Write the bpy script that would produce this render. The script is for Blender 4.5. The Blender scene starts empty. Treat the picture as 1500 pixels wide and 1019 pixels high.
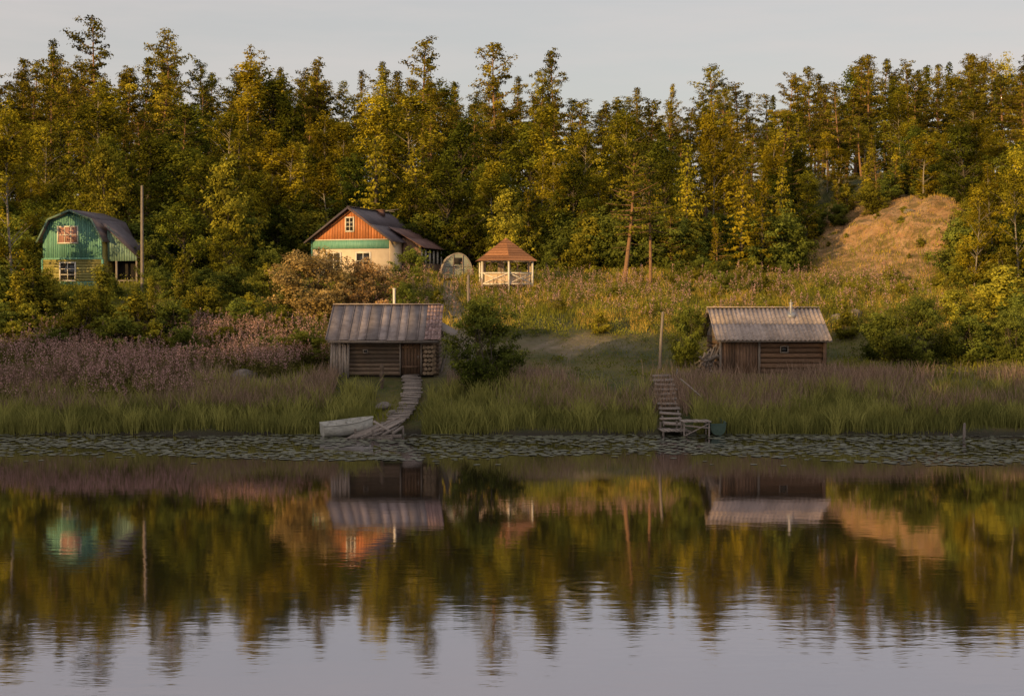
import bpy, math, random
import numpy as np
from mathutils import Vector, Matrix, Euler
rng=np.random.default_rng(7); random.seed(7)
F=2100.0; CZ=5.6; TH=math.atan(69.5/F)
def P(px,py,d):
    u=(px-750)/F; v=(509.5-py)/F
    yy=math.cos(TH)+v*math.sin(TH); zz=-math.sin(TH)+v*math.cos(TH)
    return Vector((u/yy*d, d, CZ+zz/yy*d))
def X(px,d): return (px-750)/F*d
sc=bpy.context.scene
def sstep(a,b,x):
    t=np.clip((x-a)/(b-a),0,1); return t*t*(3-2*t)
# ---------------------------------------------------------------- terrain height
YP=[-1500,-25,-3,1,8,20,55,59.6,60.2,62,66,72,78,84,90,97,108,130,160,180,260,1500]
ZP=[4,4,4,3.2,-1,-2,-1.4,-0.12,0.12,0.6,1.95,2.5,4.3,5.6,6.5,7.2,8.3,11.5,16,18,16,12]
def hz(x,y):
    x=np.asarray(x,float); y=np.asarray(y,float)
    k=sstep(50,58,y)*(1-sstep(62,70,y))
    ys=y+k*(0.35*np.sin(x*0.37+.5)+0.22*np.sin(x*0.93+1)+0.12*np.sin(x*2.3)+0.3*sstep(12,30,x))
    z=np.interp(ys,YP,ZP)
    hill=4.9*sstep(17.5,32,x+0.8*np.sin(y*.5))*sstep(87,106,y)*(1-0.6*sstep(130,170,y))
    n=(np.sin(x*.31+y*.17)+np.sin(x*.13-y*.41+2)+.6*np.sin(x*.83+y*.71+1)+.4*np.sin(x*1.7-y*1.3))*0.11
    n=n*sstep(62,76,y)*(1-.0*x)
    n2=(np.sin(x*1.1+y*.9)+np.sin(x*2.1-y*1.7+1)+.7*np.sin(x*3.7+y*2.9))*0.17*sstep(.6,2,hill)
    return z+hill+n+n2
def hzf(x,y): return float(hz(x,y))
# ---------------------------------------------------------------- node helpers
def newmat(name):
    m=bpy.data.materials.new(name); m.use_nodes=True
    nt=m.node_tree; nt.nodes.clear()
    o=nt.nodes.new('ShaderNodeOutputMaterial')
    return m,nt,o
def N(nt,t,**kw):
    n=nt.nodes.new(t)
    for k,v in kw.items(): setattr(n,k,v)
    return n
def mixc(nt,f,a,b,bt='MIX'):
    n=nt.nodes.new('ShaderNodeMix'); n.data_type='RGBA'; n.blend_type=bt
    for s,v in ((0,f),(6,a),(7,b)):
        if isinstance(v,(int,float)): n.inputs[s].default_value=v
        elif isinstance(v,tuple): n.inputs[s].default_value=(*v[:3],1)
        else: nt.links.new(v,n.inputs[s])
    return n.outputs[2]
def math_(nt,op,a,b=0.0,c=None,clamp=False):
    n=nt.nodes.new('ShaderNodeMath'); n.operation=op; n.use_clamp=clamp
    for i,v in enumerate((a,b) if c is None else (a,b,c)):
        if isinstance(v,(int,float)): n.inputs[i].default_value=v
        else: nt.links.new(v,n.inputs[i])
    return n.outputs[0]
def maprange(nt,v,a,b,c=0.0,d=1.0):
    n=nt.nodes.new('ShaderNodeMapRange'); nt.links.new(v,n.inputs[0])
    for i,q in enumerate((a,b,c,d)): n.inputs[i+1].default_value=q
    return n.outputs[0]
def noise(nt,scale,detail=3,vec=None,rough=.55):
    n=nt.nodes.new('ShaderNodeTexNoise'); n.inputs['Scale'].default_value=scale
    n.inputs['Detail'].default_value=detail; n.inputs['Roughness'].default_value=rough
    if vec is not None: nt.links.new(vec,n.inputs['Vector'])
    return n.outputs[0]
def objvec(nt,scale=(1,1,1)):
    t=nt.nodes.new('ShaderNodeTexCoord'); m=nt.nodes.new('ShaderNodeMapping'); m.inputs['Scale'].default_value=scale
    nt.links.new(t.outputs['Object'],m.inputs['Vector']); return m.outputs[0]
def attr(nt,name):
    a=nt.nodes.new('ShaderNodeAttribute'); a.attribute_name=name; return a.outputs['Fac']
def grey(nt,k):
    cc=N(nt,'ShaderNodeCombineColor')
    for i in range(3): nt.links.new(k,cc.inputs[i])
    return cc.outputs[0]
def foliage(name,dark,light,alt,trans=.3,vary=(.42,1.22)):
    """two-tone leaf material: tone attribute (sunlit tops painted into tree clumps), per-plant hue and value variation"""
    m,nt,o=newmat(name)
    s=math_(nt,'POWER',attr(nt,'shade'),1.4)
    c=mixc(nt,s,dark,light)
    oi=N(nt,'ShaderNodeObjectInfo'); r=oi.outputs['Random']
    c=mixc(nt,math_(nt,'MULTIPLY',r,.8),c,mixc(nt,s,tuple(v*.28 for v in alt),alt))
    if vary:
        r2=math_(nt,'FRACT',math_(nt,'MULTIPLY',r,13.7))
        c=mixc(nt,1.0,c,grey(nt,maprange(nt,r2,0,1,*vary)),'MULTIPLY')
    d=N(nt,'ShaderNodeBsdfDiffuse'); t=N(nt,'ShaderNodeBsdfTranslucent')
    nt.links.new(c,d.inputs[0]); nt.links.new(c,t.inputs[0])
    mx=N(nt,'ShaderNodeMixShader'); mx.inputs[0].default_value=trans
    nt.links.new(d.outputs[0],mx.inputs[1]); nt.links.new(t.outputs[0],mx.inputs[2]); nt.links.new(mx.outputs[0],o.inputs[0])
    return m
def surf(name,c1,c2,nscale=(1,1,1),ns=6,rough=.8,shade=.5,bump=.0,metal=0):
    """weathered painted / wooden surface: noise mix, per-board shade attribute"""
    m,nt,o=newmat(name)
    v=objvec(nt,nscale)
    f=maprange(nt,noise(nt,ns,5,v,.65),.35,.68)
    c=mixc(nt,f,c1,c2)
    s=attr(nt,'shade')
    k=maprange(nt,s,0,1,1-shade,1.0)
    c=mixc(nt,1.0,c,grey(nt,k),'MULTIPLY')
    b=N(nt,'ShaderNodeBsdfPrincipled'); nt.links.new(c,b.inputs['Base Color']); b.inputs['Roughness'].default_value=rough
    b.inputs['Metallic'].default_value=metal
    if bump>0:
        bp=N(nt,'ShaderNodeBump'); bp.inputs['Distance'].default_value=bump; nt.links.new(noise(nt,ns*2,4,v),bp.inputs['Height']); nt.links.new(bp.outputs[0],b.inputs['Normal'])
    nt.links.new(b.outputs[0],o.inputs[0]); return m
# ---------------------------------------------------------------- mesh helpers
class MB:
    def __init__(s): s.v=[];s.f=[];s.m=[];s.s=[];s.n=0
    def add(s,v,f,mat=0,shade=.5):
        v=np.asarray(v,float).reshape(-1,3); f=np.asarray(f,int).reshape(-1,4)
        s.v.append(v); s.f.append(f+s.n); s.n+=len(v)
        s.m.append(np.full(len(f),mat)); s.s.append(np.broadcast_to(np.asarray(shade,float),(len(f),)).copy())
    def mesh(s,name,mats,smooth=None):
        v=np.concatenate(s.v); f=np.concatenate(s.f); mi=np.concatenate(s.m); sh=np.concatenate(s.s)
        me=bpy.data.meshes.new(name)
        me.vertices.add(len(v)); me.vertices.foreach_set('co',v.ravel())
        me.loops.add(len(f)*4); me.loops.foreach_set('vertex_index',f.ravel().astype(np.int32))
        me.polygons.add(len(f)); me.polygons.foreach_set('loop_start',np.arange(0,len(f)*4,4,dtype=np.int32))
        me.polygons.foreach_set('material_index',mi.astype(np.int32))
        if smooth is not None: me.polygons.foreach_set('use_smooth',np.isin(mi,smooth))
        for m in mats: me.materials.append(m)
        me.update(calc_edges=True)
        a=me.attributes.new('shade','FLOAT','FACE'); a.data.foreach_set('value',sh.astype(np.float32))
        return me
def link(ob,parent=None):
    sc.collection.objects.link(ob)
    if parent: ob.parent=parent
    return ob
def obj(name,me,parent=None,loc=(0,0,0),rot=(0,0,0),scale=(1,1,1)):
    o=bpy.data.objects.new(name,me); o.location=loc; o.rotation_euler=rot; o.scale=scale
    return link(o,parent)
def empty(name,loc=(0,0,0),rz=0):
    e=bpy.data.objects.new(name,None); e.location=loc; e.rotation_euler=(0,0,rz); e.empty_display_size=.3
    return link(e)
def norm(a): return a/np.maximum(np.linalg.norm(a,axis=-1,keepdims=True),1e-9)
def tube(mb,pts,rad,sides=6,mat=0,shade=.5):
    pts=np.asarray(pts,float); n=len(pts); rad=np.broadcast_to(np.asarray(rad,float),(n,))
    t=norm(np.gradient(pts,axis=0)); up=np.where(np.abs(t[:,2:3])>.9,np.array([[1.,0,0]]),np.array([[0,0,1.]]))
    a=norm(np.cross(t,up)); b=np.cross(t,a)
    an=np.linspace(0,2*np.pi,sides,endpoint=False)
    v=pts[:,None,:]+rad[:,None,None]*(np.cos(an)[None,:,None]*a[:,None,:]+np.sin(an)[None,:,None]*b[:,None,:])
    i=np.arange(n-1)[:,None]; j=np.arange(sides)[None,:]; j2=(j+1)%sides
    f=np.stack(np.broadcast_arrays(i*sides+j,i*sides+j2,(i+1)*sides+j2,(i+1)*sides+j),-1).reshape(-1,4)
    mb.add(v.reshape(-1,3),f,mat,shade)
def leaves(mb,c,n,s,mat=1,shade=.5,asp=.55):
    N_=len(c); r=norm(rng.normal(size=(N_,3))); t=norm(np.cross(n,r)); b=np.cross(n,t)
    s=np.broadcast_to(s,(N_,))[:,None]
    v=np.stack([c-t*s,c-b*s*asp,c+t*s,c+b*s*asp],1).reshape(-1,3)
    mb.add(v,np.arange(N_*4).reshape(-1,4),mat,shade)
def clump(mb,cen,rad,n,size,flat=.7,outc=None,base=.5,mat=1):
    cen=np.asarray(cen,float)
    d=norm(rng.normal(size=(n,3))); r=rng.random((n,1))**.45
    off=d*r*rad; off[:,2]*=flat
    nn=d*.9+rng.normal(size=(n,3))*.45
    if outc is not None:
        o=cen-outc; nn=nn+.9*o/(np.linalg.norm(o)+.01)
    sh=np.clip(base+.3*off[:,2]/rad+rng.normal(size=n)*.13,0,1)  # upper leaves lighter: sunlit tips and shaded undersides painted into the tone
    leaves(mb,cen+off,norm(nn),size*rng.uniform(.6,1.2,n),mat,sh)
def boxm(mb,c,s,rot=None,mat=0,shade=.5):
    c=np.array(c,float); h=np.array(s,float)/2
    v=np.array([[x,y,z] for x in(-1,1) for y in(-1,1) for z in(-1,1)])*h
    if rot is not None: v=v@np.array(Euler(rot).to_matrix()).T
    v=v+c
    mb.add(v,[[0,1,3,2],[4,6,7,5],[0,4,5,1],[2,3,7,6],[0,2,6,4],[1,5,7,3]],mat,shade)
def hexa(mb,v8,mat=0,shade=.5):
    mb.add(v8,[[0,1,2,3],[7,6,5,4],[0,4,5,1],[1,5,6,2],[2,6,7,3],[3,7,4,0]],mat,shade)
def boards(mb,x0,x1,w,top,bot,y,th=.03,gap=.012,mat=0,tr=None,lo=.2,hi=1.,jit=0):
    """vertical boards between bot(x) and top(x), face at y (front = -y)"""
    n=max(1,int(round((x1-x0)/w))); w=(x1-x0)/n
    for i in range(n):
        a=x0+i*w+gap/2; b=x0+(i+1)*w-gap/2; yy=y+random.uniform(-.006,.006)
        j=random.uniform(-jit,jit)
        v=np.array([[a,yy,bot(a)+j],[b,yy,bot(b)+j],[b,yy,top(b)],[a,yy,top(a)],[a,yy+th,bot(a)+j],[b,yy+th,bot(b)+j],[b,yy+th,top(b)],[a,yy+th,top(a)]])
        if tr is not None: v=np.array([tuple(tr@Vector(q)) for q in v])
        hexa(mb,v,mat,random.uniform(lo,hi))
def slab(mb,p,th=.06,mat=0,shade=.5):
    p=[np.array(q,float) for q in p]; n=np.cross(p[1]-p[0],p[3]-p[0]); n/=np.linalg.norm(n)
    hexa(mb,np.array(p+[q-n*th for q in p]),mat,shade)
def corr(mb,p,n,amp,mat=0,wav=8,rows=2,groups=5):
    """corrugated sheet p=[eaveL,eaveR,ridgeR,ridgeL]"""
    p=[np.array(q,float) for q in p]; nn=np.cross(p[1]-p[0],p[3]-p[0]); nn/=np.linalg.norm(nn)
    k=n*wav+1; u=np.linspace(0,1,k)[:,None]; 
    for r in range(rows):
        t0=r/rows; t1=(r+1)/rows+(.03 if r<rows-1 else 0)
        a=p[0]+(p[3]-p[0])*t0; b=p[1]+(p[2]-p[1])*t0; c=p[3]*t1+p[0]*(1-t1); d=p[2]*t1+p[1]*(1-t1)
        lo=a+(b-a)*u; hi=c+(d-c)*u; w=np.cos(u*2*np.pi*n)*amp+amp+ .012*(r)
        lo=lo+nn*w; hi=hi+nn*w
        v=np.concatenate([lo,hi]); i=np.arange(k-1)
        f=np.stack([i,i+1,k+i+1,k+i],1)
        g=rng.random(groups+1); sh=g[(i*groups//(k))]*.7+.3
        mb.add(v,f,mat,sh)
def window(parent,cx,cz,w,h,y,fm,gm,nx=2,ny=2,t=.09,name='window'):
    mb=MB()
    boxm(mb,(cx,y-.012,cz),(w,.02,h),mat=1,shade=.5)
    boxm(mb,(cx-w/2-t/2,y-.03,cz),(t,.06,h+2*t),mat=0,shade=.9); boxm(mb,(cx+w/2+t/2,y-.03,cz),(t,.06,h+2*t),mat=0,shade=.9)
    boxm(mb,(cx,y-.028,cz+h/2+t/2),(w-.002,.056,t),mat=0,shade=1); boxm(mb,(cx,y-.034,cz-h/2-t/2),(w-.002,.068,t),mat=0,shade=.8)
    for i in range(1,nx): boxm(mb,(cx-w/2+w*i/nx,y-.033,cz),(.045,.022,h-.004),mat=0,shade=.9)
    for i in range(1,ny): boxm(mb,(cx,y-.031,cz-h/2+h*i/ny),(w-.004,.014,.04),mat=0,shade=.9)
    return obj(name,mb.mesh(name,[fm,gm]),parent)
# ---------------------------------------------------------------- materials
M={}
M['log']=surf('log_wood',(.13,.088,.058),(.30,.215,.155),(1,8,8),5,.85,.6,.01)
M['log2']=surf('brown_log_wood',(.13,.072,.042),(.31,.19,.12),(1,8,8),5,.85,.6,.01)
M['logend']=surf('log_end',(.24,.17,.11),(.42,.31,.21),(3,3,3),5,.85,.5)
M['greywood']=surf('grey_board',(.22,.18,.155),(.41,.35,.31),(6,6,1),5,.85,.5,.01)
M['deck']=surf('deck_board',(.22,.18,.155),(.42,.355,.315),(3,3,3),6,.85,.5,.01)
M['redplank']=surf('brown_plank',(.16,.092,.06),(.32,.195,.125),(8,8,1),4,.8,.65,.01)
M['tin']=surf('old_roof_sheet',(.24,.195,.19),(.42,.355,.345),(1,1,1),2.5,.7,.5,.01)
M['shingle']=surf('pink_shingle',(.20,.11,.10),(.52,.37,.35),(7,7,7),1.5,.9,.5)
M['slate']=surf('fibre_cement_sheet',(.30,.24,.21),(.56,.46,.41),(1,2,2),3,.85,.4,.01)
M['redpaint']=surf('red_brown_paint',(.48,.16,.06),(.62,.25,.10),(4,4,.6),4,.7,.4)
M['teal']=surf('teal_paint',(.10,.29,.23),(.20,.42,.33),(4,4,.6),4,.7,.4)
M['tealgrey']=surf('faded_teal_paint',(.13,.25,.21),(.25,.36,.30),(4,4,.6),4,.8,.5)
M['yellow']=surf('yellow_paint',(.30,.27,.08),(.43,.38,.13),(4,4,.6),4,.75,.45)
M['cream']=surf('cream_plaster',(.64,.50,.35),(.76,.62,.45),(1,1,1),2,.85,.2)
M['white']=surf('white_paint',(.62,.57,.50),(.80,.75,.68),(2,2,2),6,.6,.3)
M['blueroof']=surf('dark_roof_sheet',(.07,.055,.07),(.13,.105,.12),(1,1,1),2,.6,.4)
M['redroof']=surf('rust_roof_sheet',(.12,.06,.055),(.20,.11,.09),(1,1,1),2,.7,.4)
M['orangeroof']=surf('gazebo_shingle',(.30,.12,.045),(.48,.22,.09),(4,4,4),3,.85,.55)
M['dark']=surf('dark_interior',(.012,.01,.009),(.03,.024,.02),(1,1,1),3,.9,.3)
M['metal']=surf('galvanised_pipe',(.40,.38,.36),(.6,.58,.55),(1,1,1),5,.45,.2,0,.4)
M['curtain']=surf('beige_cloth',(.50,.38,.27),(.68,.54,.40),(9,9,.5),3,.9,.3)
M['pinkcurtain']=surf('pink_curtain',(.30,.14,.12),(.50,.28,.24),(9,9,.5),3,.6,.2)
M['boat']=surf('faded_boat_paint',(.32,.31,.28),(.56,.55,.50),(1,3,3),3,.55,.3)
M['boatgreen']=surf('green_boat_paint',(.03,.07,.05),(.07,.12,.09),(1,3,3),3,.55,.3)
M['rock']=surf('granite',(.13,.11,.095),(.30,.26,.23),(1,1,1),3,.9,.2,.03)
M['film']=surf('greenhouse_film',(.22,.24,.20),(.33,.35,.30),(1,1,1),2,.4,.2)
def glassmat():
    m,nt,o=newmat('window_glass'); b=N(nt,'ShaderNodeBsdfPrincipled'); b.inputs['Base Color'].default_value=(.02,.02,.022,1); b.inputs['Roughness'].default_value=.08; b.inputs['Specular IOR Level'].default_value=.6
    nt.links.new(b.outputs[0],o.inputs[0]); return m
M['glass']=glassmat()
M['pbark']=surf('pine_bark',(.22,.12,.065),(.40,.23,.12),(3,3,1),4,.9,.6)
M['dbark']=surf('grey_bark',(.07,.055,.04),(.15,.12,.09),(3,3,1),4,.9,.5)
M['wbark']=surf('birch_bark',(.16,.14,.11),(.42,.37,.31),(3,3,6),2,.85,.3)
M['pine']=foliage('pine_needles',(.018,.028,.007),(.28,.265,.028),(.42,.32,.030),.2)
M['spruce']=foliage('spruce_needles',(.016,.026,.008),(.18,.20,.028),(.25,.24,.03),.15)
M['birch']=foliage('birch_leaves',(.045,.060,.010),(.56,.49,.038),(.70,.54,.036),.35)
M['broad']=foliage('broad_leaves',(.015,.028,.007),(.20,.24,.030),(.37,.35,.034),.3,(.4,1.15))
M['willow']=foliage('willow_leaves',(.030,.048,.012),(.24,.285,.050),(.26,.285,.050),.3,(.7,1.15))
M['shrub']=foliage('shrub_leaves',(.045,.060,.014),(.46,.44,.05),(.52,.45,.05),.3,(.55,1.2))
M['lilac']=foliage('orange_shrub_leaves',(.11,.075,.035),(.68,.43,.19),(.56,.42,.15),.3,None)
# ---------------------------------------------------------------- tree meshes
def trunkpath(H,bend=.3,n=9):
    z=np.linspace(-.4,H,n); a=rng.uniform(0,6.28,2)
    return np.stack([bend*np.sin(z/H*2.2+a[0])-bend*np.sin(a[0]),bend*np.sin(z/H*2.7+a[1])-bend*np.sin(a[1]),z],1)
def mk_pine(name,H=18,W=2.9,base=.42,nb=46,leaf=.15,per=20,mat='pine',cr=(.4,.7),rnd=.55,gap=.0,tr=.22):
    mb=MB(); tp=trunkpath(H*.97,.4); tube(mb,tp,np.interp(np.linspace(0,1,9),[0,.1,1],[tr*1.2,tr,.03]),7,0,.6)
    at=lambda z:np.array([np.interp(z,tp[:,2],tp[:,0]),np.interp(z,tp[:,2],tp[:,1]),z])
    az=rng.uniform(0,6.28)
    lop=rng.uniform(0,6.28); ph=rng.uniform(0,6.28,2)
    for i in range(nb):
        t=(i+rng.uniform(0,1))/nb; z=H*(base+(1-base)*t*.97); az+=2.4+rng.normal()*.5
        prof=min(1,.55+t*1.5)*max(0,1-t)**rnd+.10
        L=W*prof*rng.uniform(.5,1.18)*(1+.28*np.cos(az-lop))*(1+.2*np.sin(t*17+ph[0]))
        if rng.random()<gap: continue
        el=math.radians(-8+55*t**1.5+rng.normal()*9)
        d=np.array([math.cos(az)*math.cos(el),math.sin(az)*math.cos(el),math.sin(el)])
        p0=at(z); ss=np.linspace(0,1,4)[:,None]
        path=p0+d*L*ss+np.array([0,0,.12*L])*ss**2
        tube(mb,path,np.linspace(.05,.015,4)*(1.3-t*.6),4,0,.3)
        k=max(2,int(L*1.9)); bs=rng.uniform(.15,.85)
        for j in range(k):
            s=.32+.72*(j+rng.random()*.6)/k; q=p0+d*L*s+np.array([0,0,.12*L*s*s])+rng.normal(size=3)*np.array([.24,.24,.08])*L*.35
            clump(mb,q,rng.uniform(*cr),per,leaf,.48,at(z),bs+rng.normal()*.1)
    for i in range(7):
        z=H*base*rng.uniform(.4,1); a=rng.uniform(0,6.28); l=rng.uniform(.3,1.1); tube(mb,[at(z),at(z)+np.array([math.cos(a)*l,math.sin(a)*l,-.1])],[.025,.01],3,0,.2)
    return mb.mesh(name,[M['pbark'],M[mat]],[0])
def mk_spruce(name,H=15,W=2.4,nb=110,leaf=.15,per=12,base=.07,mat='spruce'):
    mb=MB(); tp=trunkpath(H,.12); tube(mb,tp,np.linspace(.2,.02,9),6,0,.4)
    at=lambda z:np.array([np.interp(z,tp[:,2],tp[:,0]),np.interp(z,tp[:,2],tp[:,1]),z])
    az=0
    for i in range(nb):
        t=(i+rng.random())/nb; z=H*(base+(1-base)*t*.98); az+=2.4+rng.normal()*.4
        L=W*((1-t)**.8)*rng.uniform(.6,1.15)+.12; el=math.radians(-14+38*t+rng.normal()*6)
        d=np.array([math.cos(az)*math.cos(el),math.sin(az)*math.cos(el),math.sin(el)]); p0=at(z)
        tube(mb,[p0,p0+d*L],[.03,.008],3,0,.2); bs=rng.uniform(.2,.8); k=max(1,int(L*2.6))
        for j in range(k):
            s=.3+.75*(j+rng.random()*.6)/k; q=p0+d*L*s+rng.normal(size=3)*np.array([.12,.12,.05])*(L*.5+.2)
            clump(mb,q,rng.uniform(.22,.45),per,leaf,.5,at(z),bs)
    return mb.mesh(name,[M['dbark'],M[mat]],[0])
def mk_broad(name,H=12,W=3.2,cb=.22,nl=34,leaf=.13,per=34,mat='broad',bark='dbark',top=.5,multi=1,cr=.62,tr=.18,irr=1.):
    """broadleaf: tapered trunk(s), limbs reaching into an irregular ellipsoid crown"""
    mb=MB()
    cz=H*(cb+1)/2; hz_=H*(1-cb)/2; trunks=[]
    for k in range(multi):
        a=rng.uniform(0,6.28); r=0 if multi==1 else W*rng.uniform(.1,.45)
        n=8; z=np.linspace(-.3,H*(.88 if multi==1 else rng.uniform(.6,.85)),n); s=np.linspace(0,1,n)
        b=rng.uniform(0,6.28); pth=np.stack([np.cos(a)*r*s**.8+.18*np.sin(s*4+b),np.sin(a)*r*s**.8+.18*np.sin(s*3+a),z],1)
        tube(mb,pth,np.linspace(tr,.02,n)/(1 if multi==1 else 1.8),6,0,.6); trunks.append(pth)
    ph=rng.uniform(0,6.28,4)
    for i in range(nl):
        u=rng.uniform(-1,1) if i>3 else rng.uniform(.5,1); a=i*2.4+rng.normal()*.4
        wprof=math.sqrt(max(0,1-abs(u)**(2.2)))*(1-top*.5*(u*.5+.5))
        rr=W*wprof*(.78+irr*(.20*math.sin(3*a+ph[0])+.16*math.sin(2*a+4*u+ph[1])))*rng.uniform(1-.5*irr,1.1)
        tip=np.array([math.cos(a)*rr,math.sin(a)*rr,cz+hz_*u*rng.uniform(.85,1.02)])
        pth=trunks[i%len(trunks)]
        z0=max(H*cb*.6,tip[2]-rr*rng.uniform(.5,1.1)-.4); z0=min(z0,pth[-1,2]*.97)
        p0=np.array([np.interp(z0,pth[:,2],pth[:,0]),np.interp(z0,pth[:,2],pth[:,1]),z0])
        ss=np.linspace(0,1,5)[:,None]; path=p0+(tip-p0)*ss+np.array([0,0,.1*rr])*np.sin(ss*np.pi)
        tube(mb,path,np.linspace(.06,.012,5)*(tr/.18),4,0,.4)
        bs=rng.uniform(.1,.85); oc=np.array([0,0,cz-hz_*.3])
        for j in range(5):
            s=rng.uniform(.45,1.05); q=p0+(tip-p0)*s+rng.normal(size=3)*np.array([.35,.35,.28])*W*.2
            clump(mb,q,cr*rng.uniform(.5,1.15),per,leaf,.7,oc,bs+.15*u+rng.normal()*.08)  # clumps lighten toward the crown top, light painted into the tone
        for j in range(2):  # stray sprigs: uneven outline
            q=tip+norm(tip-oc)*rng.uniform(.1,.5)*cr+rng.normal(size=3)*.2
            clump(mb,q,cr*.4,per//3,leaf,.9,oc,bs+.1)
    return mb.mesh(name,[M[bark],M[mat]],[0])
T={}
T['pine']=[(mk_pine('pine_mesh_a',18,3.2,.40,44,.14,28,rnd=.45,gap=.1),18),(mk_pine('pine_mesh_b',18,2.8,.48,40,.14,28,rnd=.55),18),(mk_pine('pine_mesh_c',18,3.7,.30,48,.14,27,rnd=.55,gap=.12),18),(mk_pine('pine_mesh_d',18,2.5,.22,54,.14,24,rnd=.8),18),(mk_pine('pine_mesh_e',18,3.4,.52,36,.14,30,rnd=.38),18)]
T['spruce']=[(mk_spruce('spruce_mesh_a'),15),(mk_spruce('spruce_mesh_b',15,1.9,100),15)]
T['birch']=[(mk_broad('birch_mesh_a',14,3.1,.12,44,.12,28,'birch','wbark',.8,1,.7,.10),14),(mk_broad('birch_mesh_b',14,2.5,.10,44,.12,28,'birch','wbark',1.1,1,.65,.10),14),(mk_broad('birch_mesh_c',14,3.7,.14,50,.12,28,'birch','wbark',.5,1,.75,.11),14)]
T['broad']=[(mk_broad('leafy_mesh_a',11,4.0,.06,56,.12,34,'broad','dbark',.4,1,.78,.18,.8),11),(mk_broad('leafy_mesh_b',11,3.6,.08,52,.12,34,'broad','dbark',.7,1,.78),11)]
T['aspen']=[(mk_broad('aspen_mesh',6,2.3,.08,50,.085,34,'shrub','dbark',.5,1,.5,.09),6)]
T['young']=[(mk_pine('young_pine_mesh',9,2.0,.12,50,.11,16,'birch',(.3,.5),.7,0,.11),9),(mk_spruce('young_spruce_mesh',8,1.9,80,.12,11,.05,'birch'),8)]
T['bush']=[(mk_broad('bush_mesh_a',3.2,1.9,.0,36,.075,46,'willow','dbark',.3,5,.42,.06,.7),3.2),(mk_broad('bush_mesh_b',3.2,1.7,.0,34,.075,46,'willow','dbark',.4,4,.42,.06,.7),3.2)]
T['roundbush']=[(mk_broad('round_bush_mesh',4,2.15,-.05,80,.06,60,'willow','dbark',.25,7,.42,.06,.35),4)]
T['shrub']=[(mk_broad('shrub_mesh_a',2.6,1.7,.0,32,.07,34,'shrub','dbark',.4,5,.4,.05),2.6),(mk_broad('shrub_mesh_b',2.6,1.3,.0,26,.07,34,'shrub','dbark',.9,4,.35,.05),2.6)]
T['sapling']=[(mk_broad('sapling_mesh_a',4.5,.95,.05,30,.07,24,'shrub','dbark',1.2,2,.3,.05),4.5),(mk_broad('sapling_mesh_b',4.5,1.3,.05,34,.07,24,'shrub','dbark',1.0,3,.35,.05),4.5)]
T['lilac']=[(mk_broad('orange_shrub_mesh',4,2.9,.0,60,.075,46,'lilac','dbark',.3,7,.5,.06,.7),4)]
T['tallpine']=[(mk_pine('slim_pine_mesh_a',10,1.9,.36,52,.10,22,'aspenpine' if 'aspenpine' in M else 'shrub',(.3,.5),.6,0,.15),10),(mk_pine('slim_pine_mesh_b',10,1.7,.40,46,.10,22,'shrub',(.3,.5),.6,0,.13),10)]
def plant(kind,name,x,y,H,wf=1.0,parent=None,var=None,sink=.05):
    L=T[kind]; me,h0=L[random.randrange(len(L)) if var is None else var]
    s=H/h0
    return obj(name,me,parent,(x,y,hzf(x,y)-sink),(random.uniform(-.04,.04),random.uniform(-.04,.04),random.uniform(0,6.28)),(s*wf,s*wf,s))
def plantpx(kind,name,px,toprow,d,wf=1.0,var=None,parent=None):
    p=P(px,toprow,d); return plant(kind,name,p.x,d,max(.8,p.z-hzf(p.x,d)),wf,parent,var)
# ---------------------------------------------------------------- forest
forest=empty('forest')
TL=np.array([[-200,90],[0,90],[60,82],[110,76],[200,98],[240,80],[290,98],[350,90],[400,112],[450,102],[520,124],[570,104],[660,118],[700,134],[770,104],[800,96],[850,136],[900,132],[930,118],[985,155],[1040,114],[1100,138],[1150,118],[1200,108],[1270,92],[1350,98],[1430,86],[1500,88],[1700,85]],float)
def tl(px): return float(np.interp(px,TL[:,0],TL[:,1]))
def start(px): return float(np.interp(px,[-300,0,300,420,700,850,1150,1180,1390,1410,1800],[92,94,100,103,103,99,99,109,109,90,88]))
d=171.0; cnt=0
while d>88:
    wpx=4.1/d*F
    px=-170+random.uniform(0,wpx)
    while px<1670:
        dd=d+random.uniform(-2.6,2.6); st=start(px)
        if dd>st+1.5:
            t=min(1,(dd-st)/(165-st))
            tp=tl(px)
            low=268 if px<1150 else (225 if px<1380 else 235)
            row=low+(tp-low)*t**.8+random.gauss(0,1)*(14 if t>.8 else 28)
            if t>.85: row=tp+random.choice([-8,-2,4,12,22,38,58])+random.uniform(-6,6)
            row=max(row,tp-8)
            z=P(px,row,dd).z; x=X(px,dd); H=z-hzf(x,dd)
            H=max(4.5,min(H,23))
            r=random.random()
            if t>.7: kind='pine' if r<.78 else ('spruce' if r<.86 else ('birch' if r<.95 else 'broad'))
            elif t>.3: kind='pine' if r<.42 else('spruce' if r<.50 else('birch' if r<.74 else 'broad'))
            else: kind='birch' if r<.34 else('broad' if r<.84 else 'young')
            if px>1000 and t<.7 and kind=='broad': kind='birch' if r<.6 else 'young'
            if kind=='young' and H>13: kind='pine'
            wf=random.uniform(.85,1.35)*{'pine':1.0+.5*max(0,(14-H)/10),'birch':1+.7*max(0,(13-H)/9),'broad':1+.5*max(0,(11-H)/8)}.get(kind,1.1)
            plant(kind,'forest_'+kind,x,dd,H,wf,forest); cnt+=1
        px+=wpx*random.uniform(.6,1.4)
    d-=5.4
for dd in (178,):
    px=-170
    while px<1670:
        row=tl(px)+random.uniform(36,75); z=P(px,row,dd).z; x=X(px,dd)
        plant(random.choice(['pine','birch','spruce']),'forest_pine',x,dd,z-hzf(x,dd),1.4,forest); px+=random.uniform(28,44)
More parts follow.
